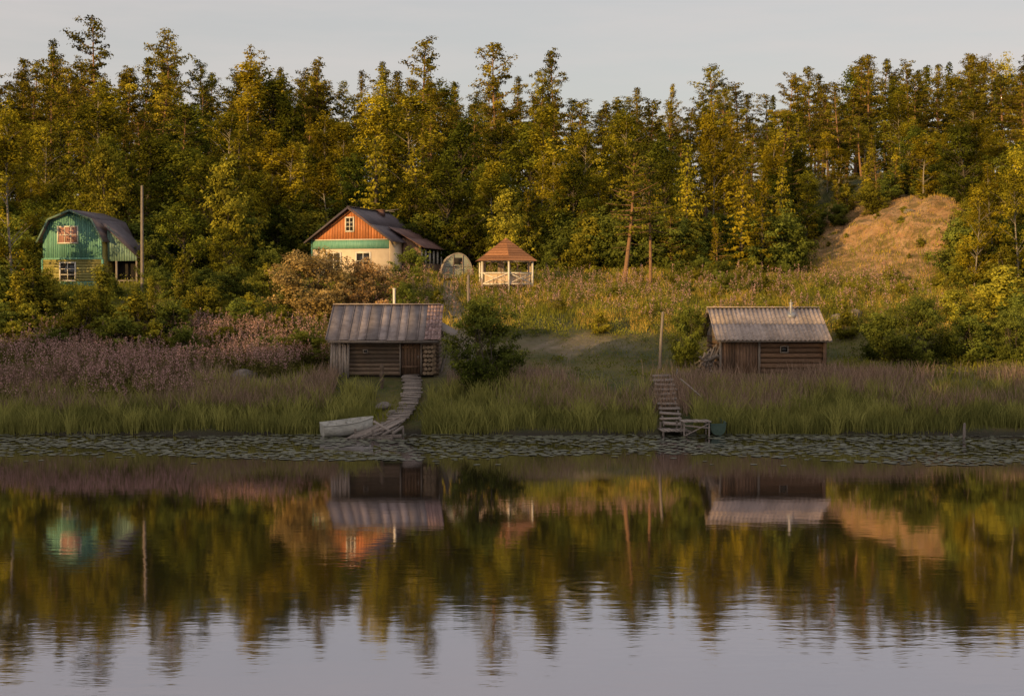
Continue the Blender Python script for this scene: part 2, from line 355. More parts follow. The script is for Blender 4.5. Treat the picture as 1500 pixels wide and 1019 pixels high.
for px in np.arange(-120,1620,22):
    for k in range(2):
        q=px+random.uniform(-11,11); st=start(q); dd=st+random.uniform(-1.0,4.5)
        if 1165<q<1400: dd+=3; k=1
        kind=random.choice(['bush','shrub','bush','bush'])
        plant(kind,'forest_understorey',X(q,dd),dd,random.uniform(2.0,4.2)*(.6 if 1165<q<1400 else 1),1.3,forest)
for k in range(60):
    q=random.uniform(-100,1600); dd=start(q)+random.uniform(4,22); plant(random.choice(['broad','broad','birch']),'forest_understorey',X(q,dd),dd,random.uniform(4,7),1.4,forest)
for px,row,dd,wf,var in [(152,20,150,1.1,0),(622,50,150,1.15,0),(735,60,138,1.2,2),(243,52,152,1.1,4),(458,84,148,.9,1),(350,68,155,1,0),(808,70,152,.9,1),(1052,96,150,1,4),(1275,80,150,1.1,2),(1425,78,150,1,1),(1330,88,140,1.1,0),(985,122,156,.6,1),(1235,120,125,1.1,2),(690,150,125,1.1,2),(65,54,155,.9,3),(565,86,152,.8,3),(1190,98,150,.9,2),(200,80,150,.9,3),(520,100,150,.8,3)]:
    plantpx('pine','pine_tree',px,row,dd,wf,var)
for px,row,dd,wf in [(602,135,122,1.6),(790,155,114,1.35),(470,165,122,1.3),(140,120,122,1.4),(14,150,86,1.2),(-30,190,84,1.2),(1050,148,109,.95),(395,190,112,1.5),(1455,240,89,1.0),(1492,215,87,1.2),(1535,240,84,1.2),(1430,270,86,1.1),(1125,200,106,1.0),(500,180,116,1.3),(920,170,118,1.3),(335,165,124,1.4),(860,190,112,1.2)]:
    plantpx('birch','birch_tree',px,row,dd,wf)
for px,row,dd,wf,v in [(655,236,101.5,1.3,0),(600,262,103,1.2,1),(520,225,110,1.3,1),(310,228,100,1.4,0),(148,215,99,1.15,1),(842,235,104,1.2,1),(720,240,108,1.3,0),(215,200,104,1.3,1),(270,296,91,1.5,0),(330,330,90,1.4,1),(410,300,103,1.4,0),(50,290,93,1.1,1),(800,290,102,1.2,0),(690,290,102,1.3,1)]:
    plantpx('broad','leafy_tree',px,row,dd,wf,v)
plantpx('aspen','aspen_tree',745,280,99.5,1.05,0)
plantpx('aspen','aspen_tree',150,218,97,.8,0)
plantpx('aspen','aspen_tree',330,232,97,.9,0)
plantpx('tallpine','pine_tree',914,211,90,1.15,0); plantpx('tallpine','pine_tree',953,230,91,1.05,1)
plantpx('young','young_pine_tree',1048,318,92,1.1,0)
for px,row,dd in [(1085,255,98),(1140,300,100),(1180,285,106),(1310,215,113),(1385,235,110),(1270,240,115),(1010,260,99),(985,300,97),(1230,262,113),(1350,245,113),(1115,280,97)]:
    plantpx('young','young_pine_tree',px,row,dd,1.25)
# ---------------------------------------------------------------- bushes in the village and on the bank
plantpx('roundbush','willow_bush',707,435,65.2,.95,0)
plantpx('roundbush','willow_bush',1008,446,70,.75,0)
plantpx('roundbush','willow_bush',1345,434,70.5,1.1,0)
plantpx('bush','willow_bush',1290,458,72,1.2,1); plantpx('bush','willow_bush',1420,462,71,1.5,1); plantpx('roundbush','willow_bush',1480,452,71,1.0)
plantpx('shrub','wild_shrub',1400,425,78,1.5,0); plantpx('shrub','wild_shrub',1470,390,80,1.5,0); plantpx('shrub','wild_shrub',1440,455,73,1.5,1); plantpx('bush','wild_shrub',1495,430,74,1.4,1)
for px,row,dd,w in [(1235,440,80,1.6),(1270,425,84,1.7),(1320,415,84,1.6),(1370,408,86,1.5),(1210,425,88,1.6),(1165,405,92,1.5),(1240,455,76,1.4),(1130,425,86,1.6),(1080,418,90,1.6),(1045,432,84,1.4),(985,418,90,1.6),(870,402,97,1.6),(820,405,96,1.5),(935,408,94,1.5),(1195,395,96,1.2),(1420,370,87,1.4),(900,428,84,1.6),(820,436,80,1.4),(950,445,79,1.6),(1130,445,80,1.5),(880,455,76,1.3),(790,425,86,1.3),(1025,412,92,1.4)]:
    plantpx('shrub','wild_shrub',px,row,dd,w)
plantpx('lilac','lilac_shrub',465,366,80,1.35,0)
plantpx('lilac','lilac_shrub',540,380,81,1.2,0)
plantpx('bush','garden_bush',600,362,90,1.1,0)
plantpx('roundbush','garden_bush',592,412,78,.9,0)
for px,row,dd,w,k in [(440,482,70.5,1.6,'bush'),(395,490,71,1.6,'bush'),(350,440,76,1.4,'bush'),(300,420,78,1.5,'shrub'),(250,440,74,1.5,'bush'),(200,430,74,1.5,'shrub'),(150,425,76,1.3,'shrub'),(110,425,80,1.6,'bush'),(60,408,80,1.6,'shrub'),(15,395,80,1.5,'bush'),(-20,390,78,1.5,'bush'),(175,462,72,1.6,'bush'),(235,390,84,1.4,'bush'),(340,390,84,1.5,'bush'),(390,388,86,1.3,'shrub'),(425,425,80,1.4,'bush'),(30,345,91,1.5,'bush'),(395,365,92,1.3,'bush'),(300,392,82,1.5,'bush'),(270,480,71,1.4,'bush'),(20,470,74,1.6,'shrub'),(85,478,73,1.5,'bush'),(225,350,90,1.1,'bush'),(165,405,84,1.2,'bush'),(365,430,79,1.4,'shrub'),(330,478,73,1.4,'shrub'),(190,445,77,1.5,'shrub'),(130,455,75,1.5,'shrub'),(40,445,76,1.5,'shrub'),(410,455,75,1.5,'shrub'),(640,425,82,1.3,'shrub'),(625,455,74,1.3,'shrub'),(100,462,74,1.6,'shrub'),(225,470,72.5,1.4,'shrub'),(5,455,75,1.5,'bush')]:
    plantpx(k,'garden_bush' if k=='bush' else 'wild_shrub',px,row,dd,w)
for px,row,dd,w in [(268,368,80,1.2),(150,385,75,1.2),(128,412,74,1.2),(45,370,79,1.3),(222,402,80,1),(68,385,82,1.2),(28,395,77,1.3),(1085,385,92,1.2),(1440,325,88,1.3),(1470,350,85,1.3),(1410,345,88,1.2)]:
    plantpx('sapling','birch_sapling',px,row,dd,w)
for i in range(80):   # scrub on the hill and across the upper slope
    q=random.uniform(960,1480); dd=random.uniform(84,108)
    if 1180<q<1390 and dd>92:
        if random.random()<.45: continue
        plant('shrub','wild_shrub',X(q,dd),dd,random.uniform(.3,.8),1.7); continue
    plant(random.choice(['shrub','shrub','bush']),'wild_shrub',X(q,dd),dd,random.uniform(.6,1.6),1.3)
# wooded near shore behind the camera, on the sun side (casts the evening shadow line)
AZ=math.radians(38); EL=math.radians(9)
sx=-215.
while sx<10:
    for yy in (-15,-21,-28):
        hh=float(np.interp(sx,[-215,-150,-112,-97,-84,-66,-50,-42,-30,10],[26,24,21.5,19.8,19.2,18.2,18.2,15.5,14,13]))+random.uniform(-2.2,.5)
        if not(abs(sx)<14): plant(random.choice(['broad','birch','broad','spruce']) ,'forest_near_bank',sx+random.uniform(-1.5,1.5),yy,hh,1.2,forest)
    sx+=3.8
# ---------------------------------------------------------------- terrain sheet
def terr():
    xs=np.concatenate([-np.geomspace(62,1600,26)[::-1],np.arange(-60,60.1,.55),np.geomspace(62,1600,26)])
    ys=np.concatenate([-np.geomspace(8,1500,18)[::-1],np.arange(-6,54,2),np.arange(54,112,.5),np.arange(112,200,2.5),np.geomspace(202,2000,18)])
    Xg,Yg=np.meshgrid(xs,ys); Z=hz(Xg,Yg); nx,ny=len(xs),len(ys)
    v=np.stack([Xg,Yg,Z],-1).reshape(-1,3)
    i=np.arange(ny-1)[:,None]; j=np.arange(nx-1)[None,:]
    f=np.stack([i*nx+j,i*nx+j+1,(i+1)*nx+j+1,(i+1)*nx+j],-1).reshape(-1,4)
    mb=MB(); mb.add(v,f,0,.5)
    m,nt,o=newmat('ground')
    vec=objvec(nt)
    g=mixc(nt,maprange(nt,noise(nt,.35,6,vec),.35,.65),(.055,.072,.016),(.17,.15,.038))
    g=mixc(nt,maprange(nt,noise(nt,3,4,vec),.5,.8),g,(.18,.12,.06))
    sand=mixc(nt,maprange(nt,noise(nt,1.1,6,vec),.35,.7),(.42,.22,.09),(.60,.38,.19))
    sand=mixc(nt,maprange(nt,noise(nt,.8,8,vec,.8),.46,.56),sand,(.21,.14,.04))
    dirt=mixc(nt,maprange(nt,noise(nt,2,5,vec),.35,.7),(.20,.16,.11),(.33,.27,.20))
    c=mixc(nt,attr(nt,'sand'),g,sand); c=mixc(nt,attr(nt,'dirt'),c,dirt); c=mixc(nt,attr(nt,'mud'),c,(.03,.024,.016))
    b=N(nt,'ShaderNodeBsdfPrincipled'); nt.links.new(c,b.inputs['Base Color']); b.inputs['Roughness'].default_value=.95
    bp=N(nt,'ShaderNodeBump'); bp.inputs['Distance'].default_value=.35; bp.inputs['Strength'].default_value=1; nt.links.new(noise(nt,2.2,8,vec,.7),bp.inputs['Height']); nt.links.new(bp.outputs[0],b.inputs['Normal'])
    nt.links.new(b.outputs[0],o.inputs[0])
    me=mb.mesh('ground',[m],[0])
    x,y=v[:,0],v[:,1]
    def setA(n,a): q=me.attributes.new(n,'FLOAT','POINT'); q.data.foreach_set('value',a.astype(np.float32))
    setA('sand',sandm(x,y)); setA('dirt',dirtm(x,y)); setA('mud',1-sstep(.0,.35,v[:,2]))
    obj('ground',me)
def sandm(x,y):
    return sstep(18,22,x+1.2*np.sin(y*.6))*(1-sstep(34,42,x))*sstep(88,93,y+1.5*np.sin(x*.8)-.2*(x-20))*(1-sstep(112,118,y))
def dirtm(x,y):
    a=np.exp(-(((x-2.9)/3.6)**2+((y-74.4-.4*np.sin(x*1.7)-.25*np.sin(x*4))/1.2)**2)**1.5)*(.75+.25*np.sin(x*5+y*7))
    cx=np.interp(y,[66,74,80,88,96],[-3.6,-2.5,-3.2,-3.9,-4.6]); b=np.exp(-((x-cx)/.75)**2)*sstep(66,69,y)*(1-sstep(96,100,y))
    return np.clip(a*1.0+b*.9,0,1)
terr()
# ---------------------------------------------------------------- water
def water():
    mb=MB(); mb.add([[-1600,-3,0],[1600,-3,0],[1600,66,0],[-1600,66,0]],[[0,1,2,3]])
    m,nt,o=newmat('water')
    v1=objvec(nt,(.55,1.3,1)); v2=objvec(nt,(.12,.2,1)); geo=N(nt,'ShaderNodeTexCoord')
    sep=N(nt,'ShaderNodeSeparateXYZ'); nt.links.new(geo.outputs['Object'],sep.inputs[0])
    near=maprange(nt,sep.outputs[1],22,40,.74,.24)
    patch=maprange(nt,noise(nt,.6,3,v2),.38,.62,.3,1.0)
    amp=math_(nt,'MULTIPLY',near,patch)
    h=math_(nt,'ADD',math_(nt,'MULTIPLY',noise(nt,1.8,3,v1,.6),1.7),math_(nt,'MULTIPLY',noise(nt,.35,2,v1),1.2))
    h=math_(nt,'MULTIPLY',h,amp)
    def ring(px,row,k,r0,a):
        d_=CZ*F/(row-440); cx=X(px,d_)
        dx=math_(nt,'SUBTRACT',sep.outputs[0],cx); dy=math_(nt,'SUBTRACT',sep.outputs[1],d_)
        r=math_(nt,'SQRT',math_(nt,'ADD',math_(nt,'MULTIPLY',dx,dx),math_(nt,'MULTIPLY',dy,dy)))
        q=math_(nt,'SUBTRACT',r,r0); env=math_(nt,'EXPONENT',math_(nt,'MULTIPLY',math_(nt,'MULTIPLY',q,q),-14.0))
        return math_(nt,'MULTIPLY',math_(nt,'MULTIPLY',math_(nt,'SINE',math_(nt,'MULTIPLY',r,k)),env),a)
    for a in ((985,838,14,.45,.15),(868,861,13,.5,.13),(812,888,13,.45,.11)):
        h=math_(nt,'ADD',h,ring(*a))
    bp=N(nt,'ShaderNodeBump'); bp.inputs['Strength'].default_value=1; bp.inputs['Distance'].default_value=.004; nt.links.new(h,bp.inputs['Height'])
    g=N(nt,'ShaderNodeBsdfGlossy'); g.inputs['Roughness'].default_value=.04; g.inputs[0].default_value=(.86,.82,.88,1); nt.links.new(bp.outputs[0],g.inputs['Normal'])
    df=N(nt,'ShaderNodeBsdfDiffuse'); df.inputs[0].default_value=(.022,.018,.010,1)
    fr=N(nt,'ShaderNodeFresnel'); fr.inputs[0].default_value=1.6; nt.links.new(bp.outputs[0],fr.inputs['Normal'])
    fac=maprange(nt,fr.outputs[0],.1,.8,.5,.95)
    mx=N(nt,'ShaderNodeMixShader'); nt.links.new(fac,mx.inputs[0]); nt.links.new(df.outputs[0],mx.inputs[1]); nt.links.new(g.outputs[0],mx.inputs[2]); nt.links.new(mx.outputs[0],o.inputs[0])
    obj('water',mb.mesh('water',[m]))
water()
def pads():
    mb=MB(); n=15000
    x=rng.uniform(-30,34,n); u=rng.random(n); y=59.9-11.5*u**1.15
    dens=.5+.5*np.sin(x*.35+1)*np.sin(y*1.1+x*.2)+.3*np.sin(x*1.3+y*2.)
    edge=50.2+1.3*np.sin(x*.3)+1.0*np.sin(x*.11+2)
    keep=(rng.random(n)<np.clip(dens+.25,.12,1))&((y>edge)|(rng.random(n)<.03))&(hz(x,y)<-.05)
    x,y=x[keep],y[keep]; n=len(x); r=rng.uniform(.06,.15,n)
    an=np.linspace(0,2*np.pi,8,endpoint=False)+.2
    a0=rng.uniform(0,6.28,n)
    tilt=rng.normal(size=(n,2))*.05
    cx=np.cos(an[None]+a0[:,None])*r[:,None]; cy=np.sin(an[None]+a0[:,None])*r[:,None]
    z=.012+rng.uniform(0,.008,n)[:,None]+np.maximum(0,cx*tilt[:,:1]+cy*tilt[:,1:])
    v=np.stack([x[:,None]+cx,y[:,None]+cy,z],-1)
    b=np.arange(n)[:,None]*8
    f=np.stack([b+np.array([0,1,2,3]),b+np.array([0,3,4,7]),b+np.array([4,5,6,7])],1).reshape(-1,4)
    mb.add(v.reshape(-1,3),f,0,np.repeat(rng.random(n),3))
    m=surf('lily_pad',(.09,.10,.05),(.17,.17,.10),(1,1,1),1,.5,.5)
    obj('water_lilies',mb.mesh('water_lilies',[m]))
pads()
# ---------------------------------------------------------------- grasses
def blade_mat(name,dark,light,trans=.3):
    return foliage(name,dark,light,light,trans,None)
def blades(name,x,y,h,w,m,lean=.35,shade=None,zoff=0):
    n=len(x); z=hz(x,y)-.05+zoff; a=rng.uniform(0,6.28,n); la=rng.uniform(0,6.28,n); l=rng.uniform(.05,lean,n)*h
    t=np.stack([np.cos(a),np.sin(a)*.5,np.zeros(n)],1)*w[:,None]
    p=np.stack([x,y,z],1); L=np.stack([np.cos(la),np.sin(la),np.zeros(n)],1)*l[:,None]; U=np.array([0,0,1.])
    mid=p+L*.35+U*(h*.6)[:,None]; tip=p+L+U*h[:,None]
    v=np.stack([p-t,p+t,mid+t*.8,mid-t*.8,tip+t*.12,tip-t*.12],1).reshape(-1,3)
    b=np.arange(n)[:,None]*6
    f=np.stack([b+np.array([0,1,2,3]),b+np.array([3,2,4,5])],1).reshape(-1,4)
    if shade is None: shade=rng.random(n)
    mb=MB(); mb.add(v,f,0,np.repeat(np.clip(shade,0,1),2)); return obj(name,mb.mesh(name,[m]))
def patchn(x,y,s=1.,p=0): return .5+.25*np.sin(x*.9*s+y*.5*s+p)+.25*np.sin(x*.37*s-y*1.1*s+2+p)*1.0
def tuft(n,x0,x1,y0,y1,per,r):
    cx=rng.uniform(x0,x1,n); cy=rng.uniform(y0,y1,n); k=rng.random(n)
    x=np.repeat(cx,per)+rng.normal(size=n*per)*r; y=np.repeat(cy,per)+rng.normal(size=n*per)*r
    return x,y,np.repeat(k,per)
G1=blade_mat('reed_green',(.055,.072,.020),(.42,.40,.115)); G2=blade_mat('meadow_green',(.065,.088,.018),(.44,.42,.056))
G3=blade_mat('dry_meadow',(.22,.16,.035),(.74,.52,.12)); G4=blade_mat('pinkish_grass',(.20,.14,.095),(.54,.38,.29))
n=40000; x=rng.uniform(-30,34,n); y=60.0+rng.random(n)**1.3*3.2+rng.normal(size=n)*.12
k=(~((np.abs(x+4.9)<1.1)&(y<64)))&(~((np.abs(x-6.9)<.8)&(y<64)))&(hz(x,y)>-.12); x,y=x[k],y[k]
hh=(.45+.6*patchn(x,y,1.2)*patchn(x,y,3.1,2)+.2*patchn(x,y,.4,5))*rng.uniform(.5,1.15,len(x)); blades('reeds',x,y,hh,np.full(len(x),.013),G1,.5,.1+.45*rng.random(len(x))+.4*patchn(x,y*3,.8))
x,y,kk=tuft(1500,-30,34,59.9,64.5,26,.13)
k=(~((np.abs(x+4.9)<1.2)&(y<65)))&(~((np.abs(x-6.9)<.9)&(y<65)))&(hz(x,y)>-.15); x,y,kk=x[k],y[k],kk[k]
blades('sedge',x,y,(.5+.65*kk)*rng.uniform(.6,1.1,len(x)),np.full(len(x),.018),G1,.75,.1+.75*kk+.15*rng.random(len(x)))
n=160000; x=rng.uniform(-34,44,n); y=rng.uniform(61.5,101,n)
k=(rng.random(n)>dirtm(x,y)*1.0)&(rng.random(n)>sandm(x,y)*.8); x,y=x[k],y[k]
ht=.12+.28*patchn(x,y,.8)+.16*sstep(76,80,y)
ht=np.where((x>-9.5)&(x<16)&(y>63)&(y<76),ht*.42,ht)
blades('meadow_grass',x,y,ht*rng.uniform(.6,1.3,len(x)),np.full(len(x),.018),G2,.9,.1+.4*rng.random(len(x))+.5*patchn(x,y,1.3)*patchn(x,y,.4,2)*1.6)
x,y,kk=tuft(3000,-6,44,76.5,106,30,.28)     # golden tussocks
k=(rng.random(len(x))>dirtm(x,y))&(rng.random(len(x))>sandm(x,y)*.5)&(kk*.7+patchn(x,y,.7,1)*.7>.6); x,y,kk=x[k],y[k],kk[k]
blades('dry_grass',x,y,(.15+.5*kk)*rng.uniform(.5,1.2,len(x))*(1-.5*sandm(x,y)),np.full(len(x),.016),G3,.9,.1+.6*kk+.3*rng.random(len(x)))
n=36000; x=np.concatenate([rng.uniform(9,32,n),rng.uniform(-30,-8,n),rng.uniform(-3,9,n//3)]); n=len(x); y=rng.uniform(61.8,66.2,n)
k=rng.random(n)<np.clip(patchn(x,y,.9,3)*1.5-.3,0,1); x,y=x[k],y[k]
blades('seeding_grass',x,y,rng.uniform(.5,1.05,len(x)),np.full(len(x),.012),G4,.5)
def fireweed():
    mb=MB(); n=5200
    x=rng.uniform(-31,-8.6,n); y=rng.uniform(62.6,76,n)
    k=(rng.random(n)<np.clip(patchn(x,y,.8,.6)*1.6-.05,.05,1))&(~((x>-10.2)&(y<69.5)&(y>65.5))); k&=~((x>-13)&(y<66))
    x,y=x[k],y[k]
    xe=rng.uniform(-9,24,700); ye=rng.uniform(77,92,700); x=np.concatenate([x,xe]); y=np.concatenate([y,ye]); n=len(x); z=hz(x,y)
    h=rng.uniform(.75,1.5,n); p=np.stack([x,y,z],1); L=rng.normal(size=(n,3))*.09; L[:,2]=0
    w=np.array([.011,0,0]); U=np.array([0,0,1.]); tip=p+L+U*h[:,None]
    v=np.stack([p-w,p+w,tip+w*.5,tip-w*.5],1).reshape(-1,3); mb.add(v,np.arange(n*4).reshape(-1,4),0,.4)
    K=18; s=rng.uniform(.15,.7,(n,K)); c=p[:,None]+(tip-p)[:,None]*s[...,None]+rng.normal(size=(n,K,3))*np.array([.09,.09,.03])
    nn=rng.normal(size=(n*K,3)); nn[:,2]+=.8; leaves(mb,c.reshape(-1,3),norm(nn),.075,0,rng.random(n*K),.3)
    K=22; s=rng.uniform(.58,1.02,(n,K)); sp=(1.05-s)*.15+.014; c=p[:,None]+(tip-p)[:,None]*s[...,None]+rng.normal(size=(n,K,3))*sp[...,None]*np.array([1,1,.3])
    leaves(mb,c.reshape(-1,3),norm(rng.normal(size=(n*K,3))),.037,1,rng.random(n*K),.6)
    m1=blade_mat('fireweed_leaf',(.07,.08,.03),(.27,.24,.08)); m2=blade_mat('fireweed_flower',(.42,.23,.21),(.80,.50,.47))
    obj('fireweed',mb.mesh('fireweed',[m1,m2]))
fireweed()
def weeds():   # broad-leaved weeds & flower heads on the slope
    mb=MB(); n=8000
    x=rng.uniform(-32,36,n); y=rng.uniform(66,98,n); k=(patchn(x,y,.6,4)+.25*rng.normal(size=n)>.42)&(dirtm(x,y)<.3)&(sandm(x,y)<.5)
    k&=~((x>-9.3)&(x<16)&(y<75)&(rng.random(n)<.85)); x,y=x[k],y[k]; n=len(x); z=hz(x,y); h=rng.uniform(.25,.9,n)*np.where(y>74,1,.6)
    K=34; r=rng.random((n,K)); c=np.stack([x,y,z],1)[:,None]+np.concatenate([rng.normal(size=(n,K,2))*.19,(r*h[:,None])[...,None]],-1)
    nn=rng.normal(size=(n*K,3)); nn[:,2]+=.6; nn[:,1]-=.4; base=np.repeat(rng.random(n),K)
    leaves(mb,c.reshape(-1,3),norm(nn),.06,0,np.clip(base*.6+.3*r.ravel()+.1*rng.random(n*K),0,1),.5)
    K=5; sel=np.where((y>74)&(rng.random(n)<.35))[0]; c=np.stack([x,y,z+h],1)[sel][:,None]+rng.normal(size=(len(sel),K,3))*np.array([.16,.16,.07])
    leaves(mb,c.reshape(-1,3),norm(rng.normal(size=(len(sel)*K,3))),.03,1,rng.random(len(sel)*K),.9)
    obj('wildflowers',mb.mesh('wildflowers',[blade_mat('weed_leaf',(.04,.06,.012),(.36,.36,.055)),blade_mat('pale_flower',(.40,.31,.10),(.7,.58,.36))]))
weeds()
def rocks():
    import bmesh
    lst=[(358,545,66.5,.5),(345,548,66.3,.3),(1245,500,80,.5),(1225,505,79,.35),(1190,425,97,.35),(1330,345,103,.35),(572,600,62.2,.25),(562,588,63,.3),(1005,552,67,.25),(780,545,68,.3)]
    for px,row,d_,s in lst:
        bm=bmesh.new(); bmesh.ops.create_icosphere(bm,subdivisions=3,radius=1)
        a=rng.uniform(0,6.28,6)
        for v in bm.verts:
            c=v.co; f=1+.16*math.sin(2.3*c.x+a[0])+.16*math.sin(2.9*c.y+a[1])+.13*math.sin(3.7*c.z+a[2]+c.x*2)+.05*math.sin(9*c.x+7*c.y+a[3])
            v.co=c*f
        me=bpy.data.meshes.new('rock'); bm.to_mesh(me); bm.free(); me.materials.append(M['rock'])
        x=X(px,d_); obj('rock',me,None,(x,d_,hzf(x,d_)+.1*s),(0,0,random.uniform(0,6)),(s*1.3,s,s*.65))
rocks()
# ---------------------------------------------------------------- log bathhouse (left)
def bath_left():
    d0=67.0; x0,x1=X(482,d0),X(643,d0); cx=(x0+x1)/2; W=x1-x0
    e=empty('log_bathhouse',(cx,d0,2.1)); h=1.75; D=5.2; a=-W/2+.35; b=W/2-.22
    dl,dr=X(587,d0)-cx,X(616,d0)-cx
    mb=MB(); r=.105; nlog=9
    for i in range(nlog):
        z=r*.9+i*h/nlog; jj=lambda:random.uniform(-.02,.02)
        for (p,q) in ((a-.18,dl-.04),(dr+.04,b+.2)):
            tube(mb,[[p,r+jj()*.4,z],[(p+q)/2,r+jj()*.3,z+jj()*.3],[q,r,z]],r*random.uniform(.92,1.04),9,0,random.uniform(.1,1))
        tube(mb,[[a+.02,-.15,z+.09],[a+.02,D+.15,z+.09]],r,8,0,random.random())
        tube(mb,[[b,-.17,z+.09],[b,D+.15,z+.09]],r,8,0,random.random())
        for q in (b,a+.02):
            an=np.linspace(0,2*np.pi,9)[:-1]; vv=np.stack([q+np.cos(an)*r,np.full(8,-.172 if q==b else -.152),z+.09+np.sin(an)*r],1)
            mb.add(vv,[[0,1,2,3],[0,3,4,7],[4,5,6,7]],1,random.uniform(.3,1))
        tube(mb,[[a,D,z],[b,D,z]],r,8,0,.5)
    boxm(mb,((a+b)/2,D/2,h/2-.4),(b-a-.1,D-.3,h+.7),mat=2)
    obj('log_walls',mb.mesh('log_walls',[M['log'],M['logend'],M['dark']],[0]),e)
    mb=MB(); boards(mb,dl,dr,.16,lambda x:1.62,lambda x:.05,.04,.04,mat=0,lo=.0,hi=.4)
    boxm(mb,(dl-.03,.0,.85),(.07,.12,1.7),mat=1,shade=.5); boxm(mb,(dr+.03,.0,.85),(.07,.12,1.7),mat=1,shade=.4)
    for z in (.4,1.3): boxm(mb,((dl+dr)/2,.028,z),(dr-dl-.08,.02,.09),mat=0,shade=.4)
    boxm(mb,(dr-.12,.0,.85),(.02,.05,.16),mat=2,shade=.7)
    obj('door',mb.mesh('door',[M['redplank'],M['greywood'],M['metal']]),e)
    window(e,(a+dl)/2-.15,1.12,.16,.12,-.0,M['greywood'],M['glass'],1,1,.04)
    mb=MB()
    for i in range(7):
        for j in range(3):
            xx=dr+.2+j*.17+.06*(i%2); zz=.12+i*.2
            tube(mb,[[xx,-.30,zz],[xx,-.12,zz]],.085,8,0,random.uniform(.3,1)); an=np.linspace(0,2*np.pi,9)[:-1]
            mb.add(np.stack([xx+np.cos(an)*.085,np.full(8,-.301),zz+np.sin(an)*.085],1),[[0,1,2,3],[0,3,4,7],[4,5,6,7]],0,random.uniform(.2,1))
    obj('firewood',mb.mesh('firewood',[M['logend']]),e)
    ez,ey,rz,ry=1.66,-.55,3.28,2.6
    mb=MB(); xs=[-W/2-.1]; 
    while xs[-1]<W/2-1.0: xs.append(xs[-1]+random.uniform(.36,.62))
    xs=[q for q in xs if q<W/2-.8]+[W/2-.66]
    for i in range(len(xs)-1):
        p,q=xs[i],xs[i+1]; o_=random.uniform(0,.03); dz=random.uniform(-.06,.03)
        slab(mb,[(p,ey+dz,ez+dz*.5+o_),(q,ey+dz,ez+dz*.5+o_),(q,ry,rz+o_),(p,ry,rz+o_)],.025,0,random.uniform(.0,1))
        boxm(mb,(p,(ey+ry)/2,(ez+rz)/2+.045),(.028,math.hypot(ry-ey,rz-ez),.025),(math.atan2(rz-ez,ry-ey),0,0),0,random.uniform(.4,.8))
    slab(mb,[(xs[0],D+.5,ez-.02),(xs[0],ry,rz),(xs[-1]+.6,ry,rz),(xs[-1]+.6,D+.5,ez-.02)][::-1],.03,0,.5)
    for i in range(5):
        for j in range(9):
            t0,t1=j/9,(j+1)/9+.01; p=xs[-1]+.01+i*.15; z0=ez+(rz-ez)*t0; z1=ez+(rz-ez)*t1
            y0=ey+(ry-ey)*t0; y1=ey+(ry-ey)*t1; o_=.03+.012*((i+j)%2)
            slab(mb,[(p,y0,z0+o_),(p+.146,y0,z0+o_),(p+.146,y1,z1+o_-.01),(p,y1,z1+o_-.01)],.012,1,random.random())
    boxm(mb,((xs[0]+W/2)/2-.02,ry,rz+.045),(W+.1,.22,.05),mat=0,shade=.9)
    boxm(mb,(0,ey+.03,ez-.07),(W,.04,.11),mat=2,shade=.4)
    obj('roof',mb.mesh('roof',[M['tin'],M['shingle'],M['greywood']]),e)
    mb=MB()
    for xx in (-W/2+.33,W/2-.2):
        tr=Matrix.Translation((xx,0,0))@Matrix.Rotation(math.pi/2,4,'Z')
        boards(mb,.05,D-.05,.17,lambda y:1.66+max(0,(1.5*(1-abs(y-ry)/2.7))),lambda y:1.5,0,.03,tr=tr,lo=.2,hi=.8)
    slab(mb,[(W/2-.1,.9,2.2),(W/2+.75,.9,1.75),(W/2+.75,3.4,2.0),(W/2-.1,3.4,2.5)],.03,0,.7)
    for q in (1.0,3.3): tube(mb,[[W/2+.62,q,-.3],[W/2+.6,q,1.8]],.05,6,0,.4)
    for k in range(8): tube(mb,[[W/2+.0+k*.0,.9+k*.32,.1],[W/2+.35,.9+k*.32,1.0+random.random()*.5]],.04,5,0,random.random())
    obj('gable_and_leanto',mb.mesh('gable_and_leanto',[M['greywood']]),e)
    mb=MB()
    for i in range(7):
        xx=-W/2+.14+i*.13; hh=random.uniform(1.55,2.05)
        boxm(mb,(xx,-.28-i*.008,hh/2-.12),(.115,.03,hh),(-.12+random.uniform(-.02,.02),random.uniform(-.05,.05),0),0,random.uniform(.3,1))
    obj('leaning_boards',mb.mesh('leaning_boards',[M['greywood']]),e)
    mb=MB(); px=X(569,d0)-cx; tube(mb,[[px,3.3,2.6],[px,3.3,4.05]],.065,10,0,.8); tube(mb,[[px,3.3,4.05],[px,3.3,4.1]],.09,10,0,.6)
    obj('chimney_pipe',mb.mesh('chimney_pipe',[M['white']],[0]),e)
bath_left()
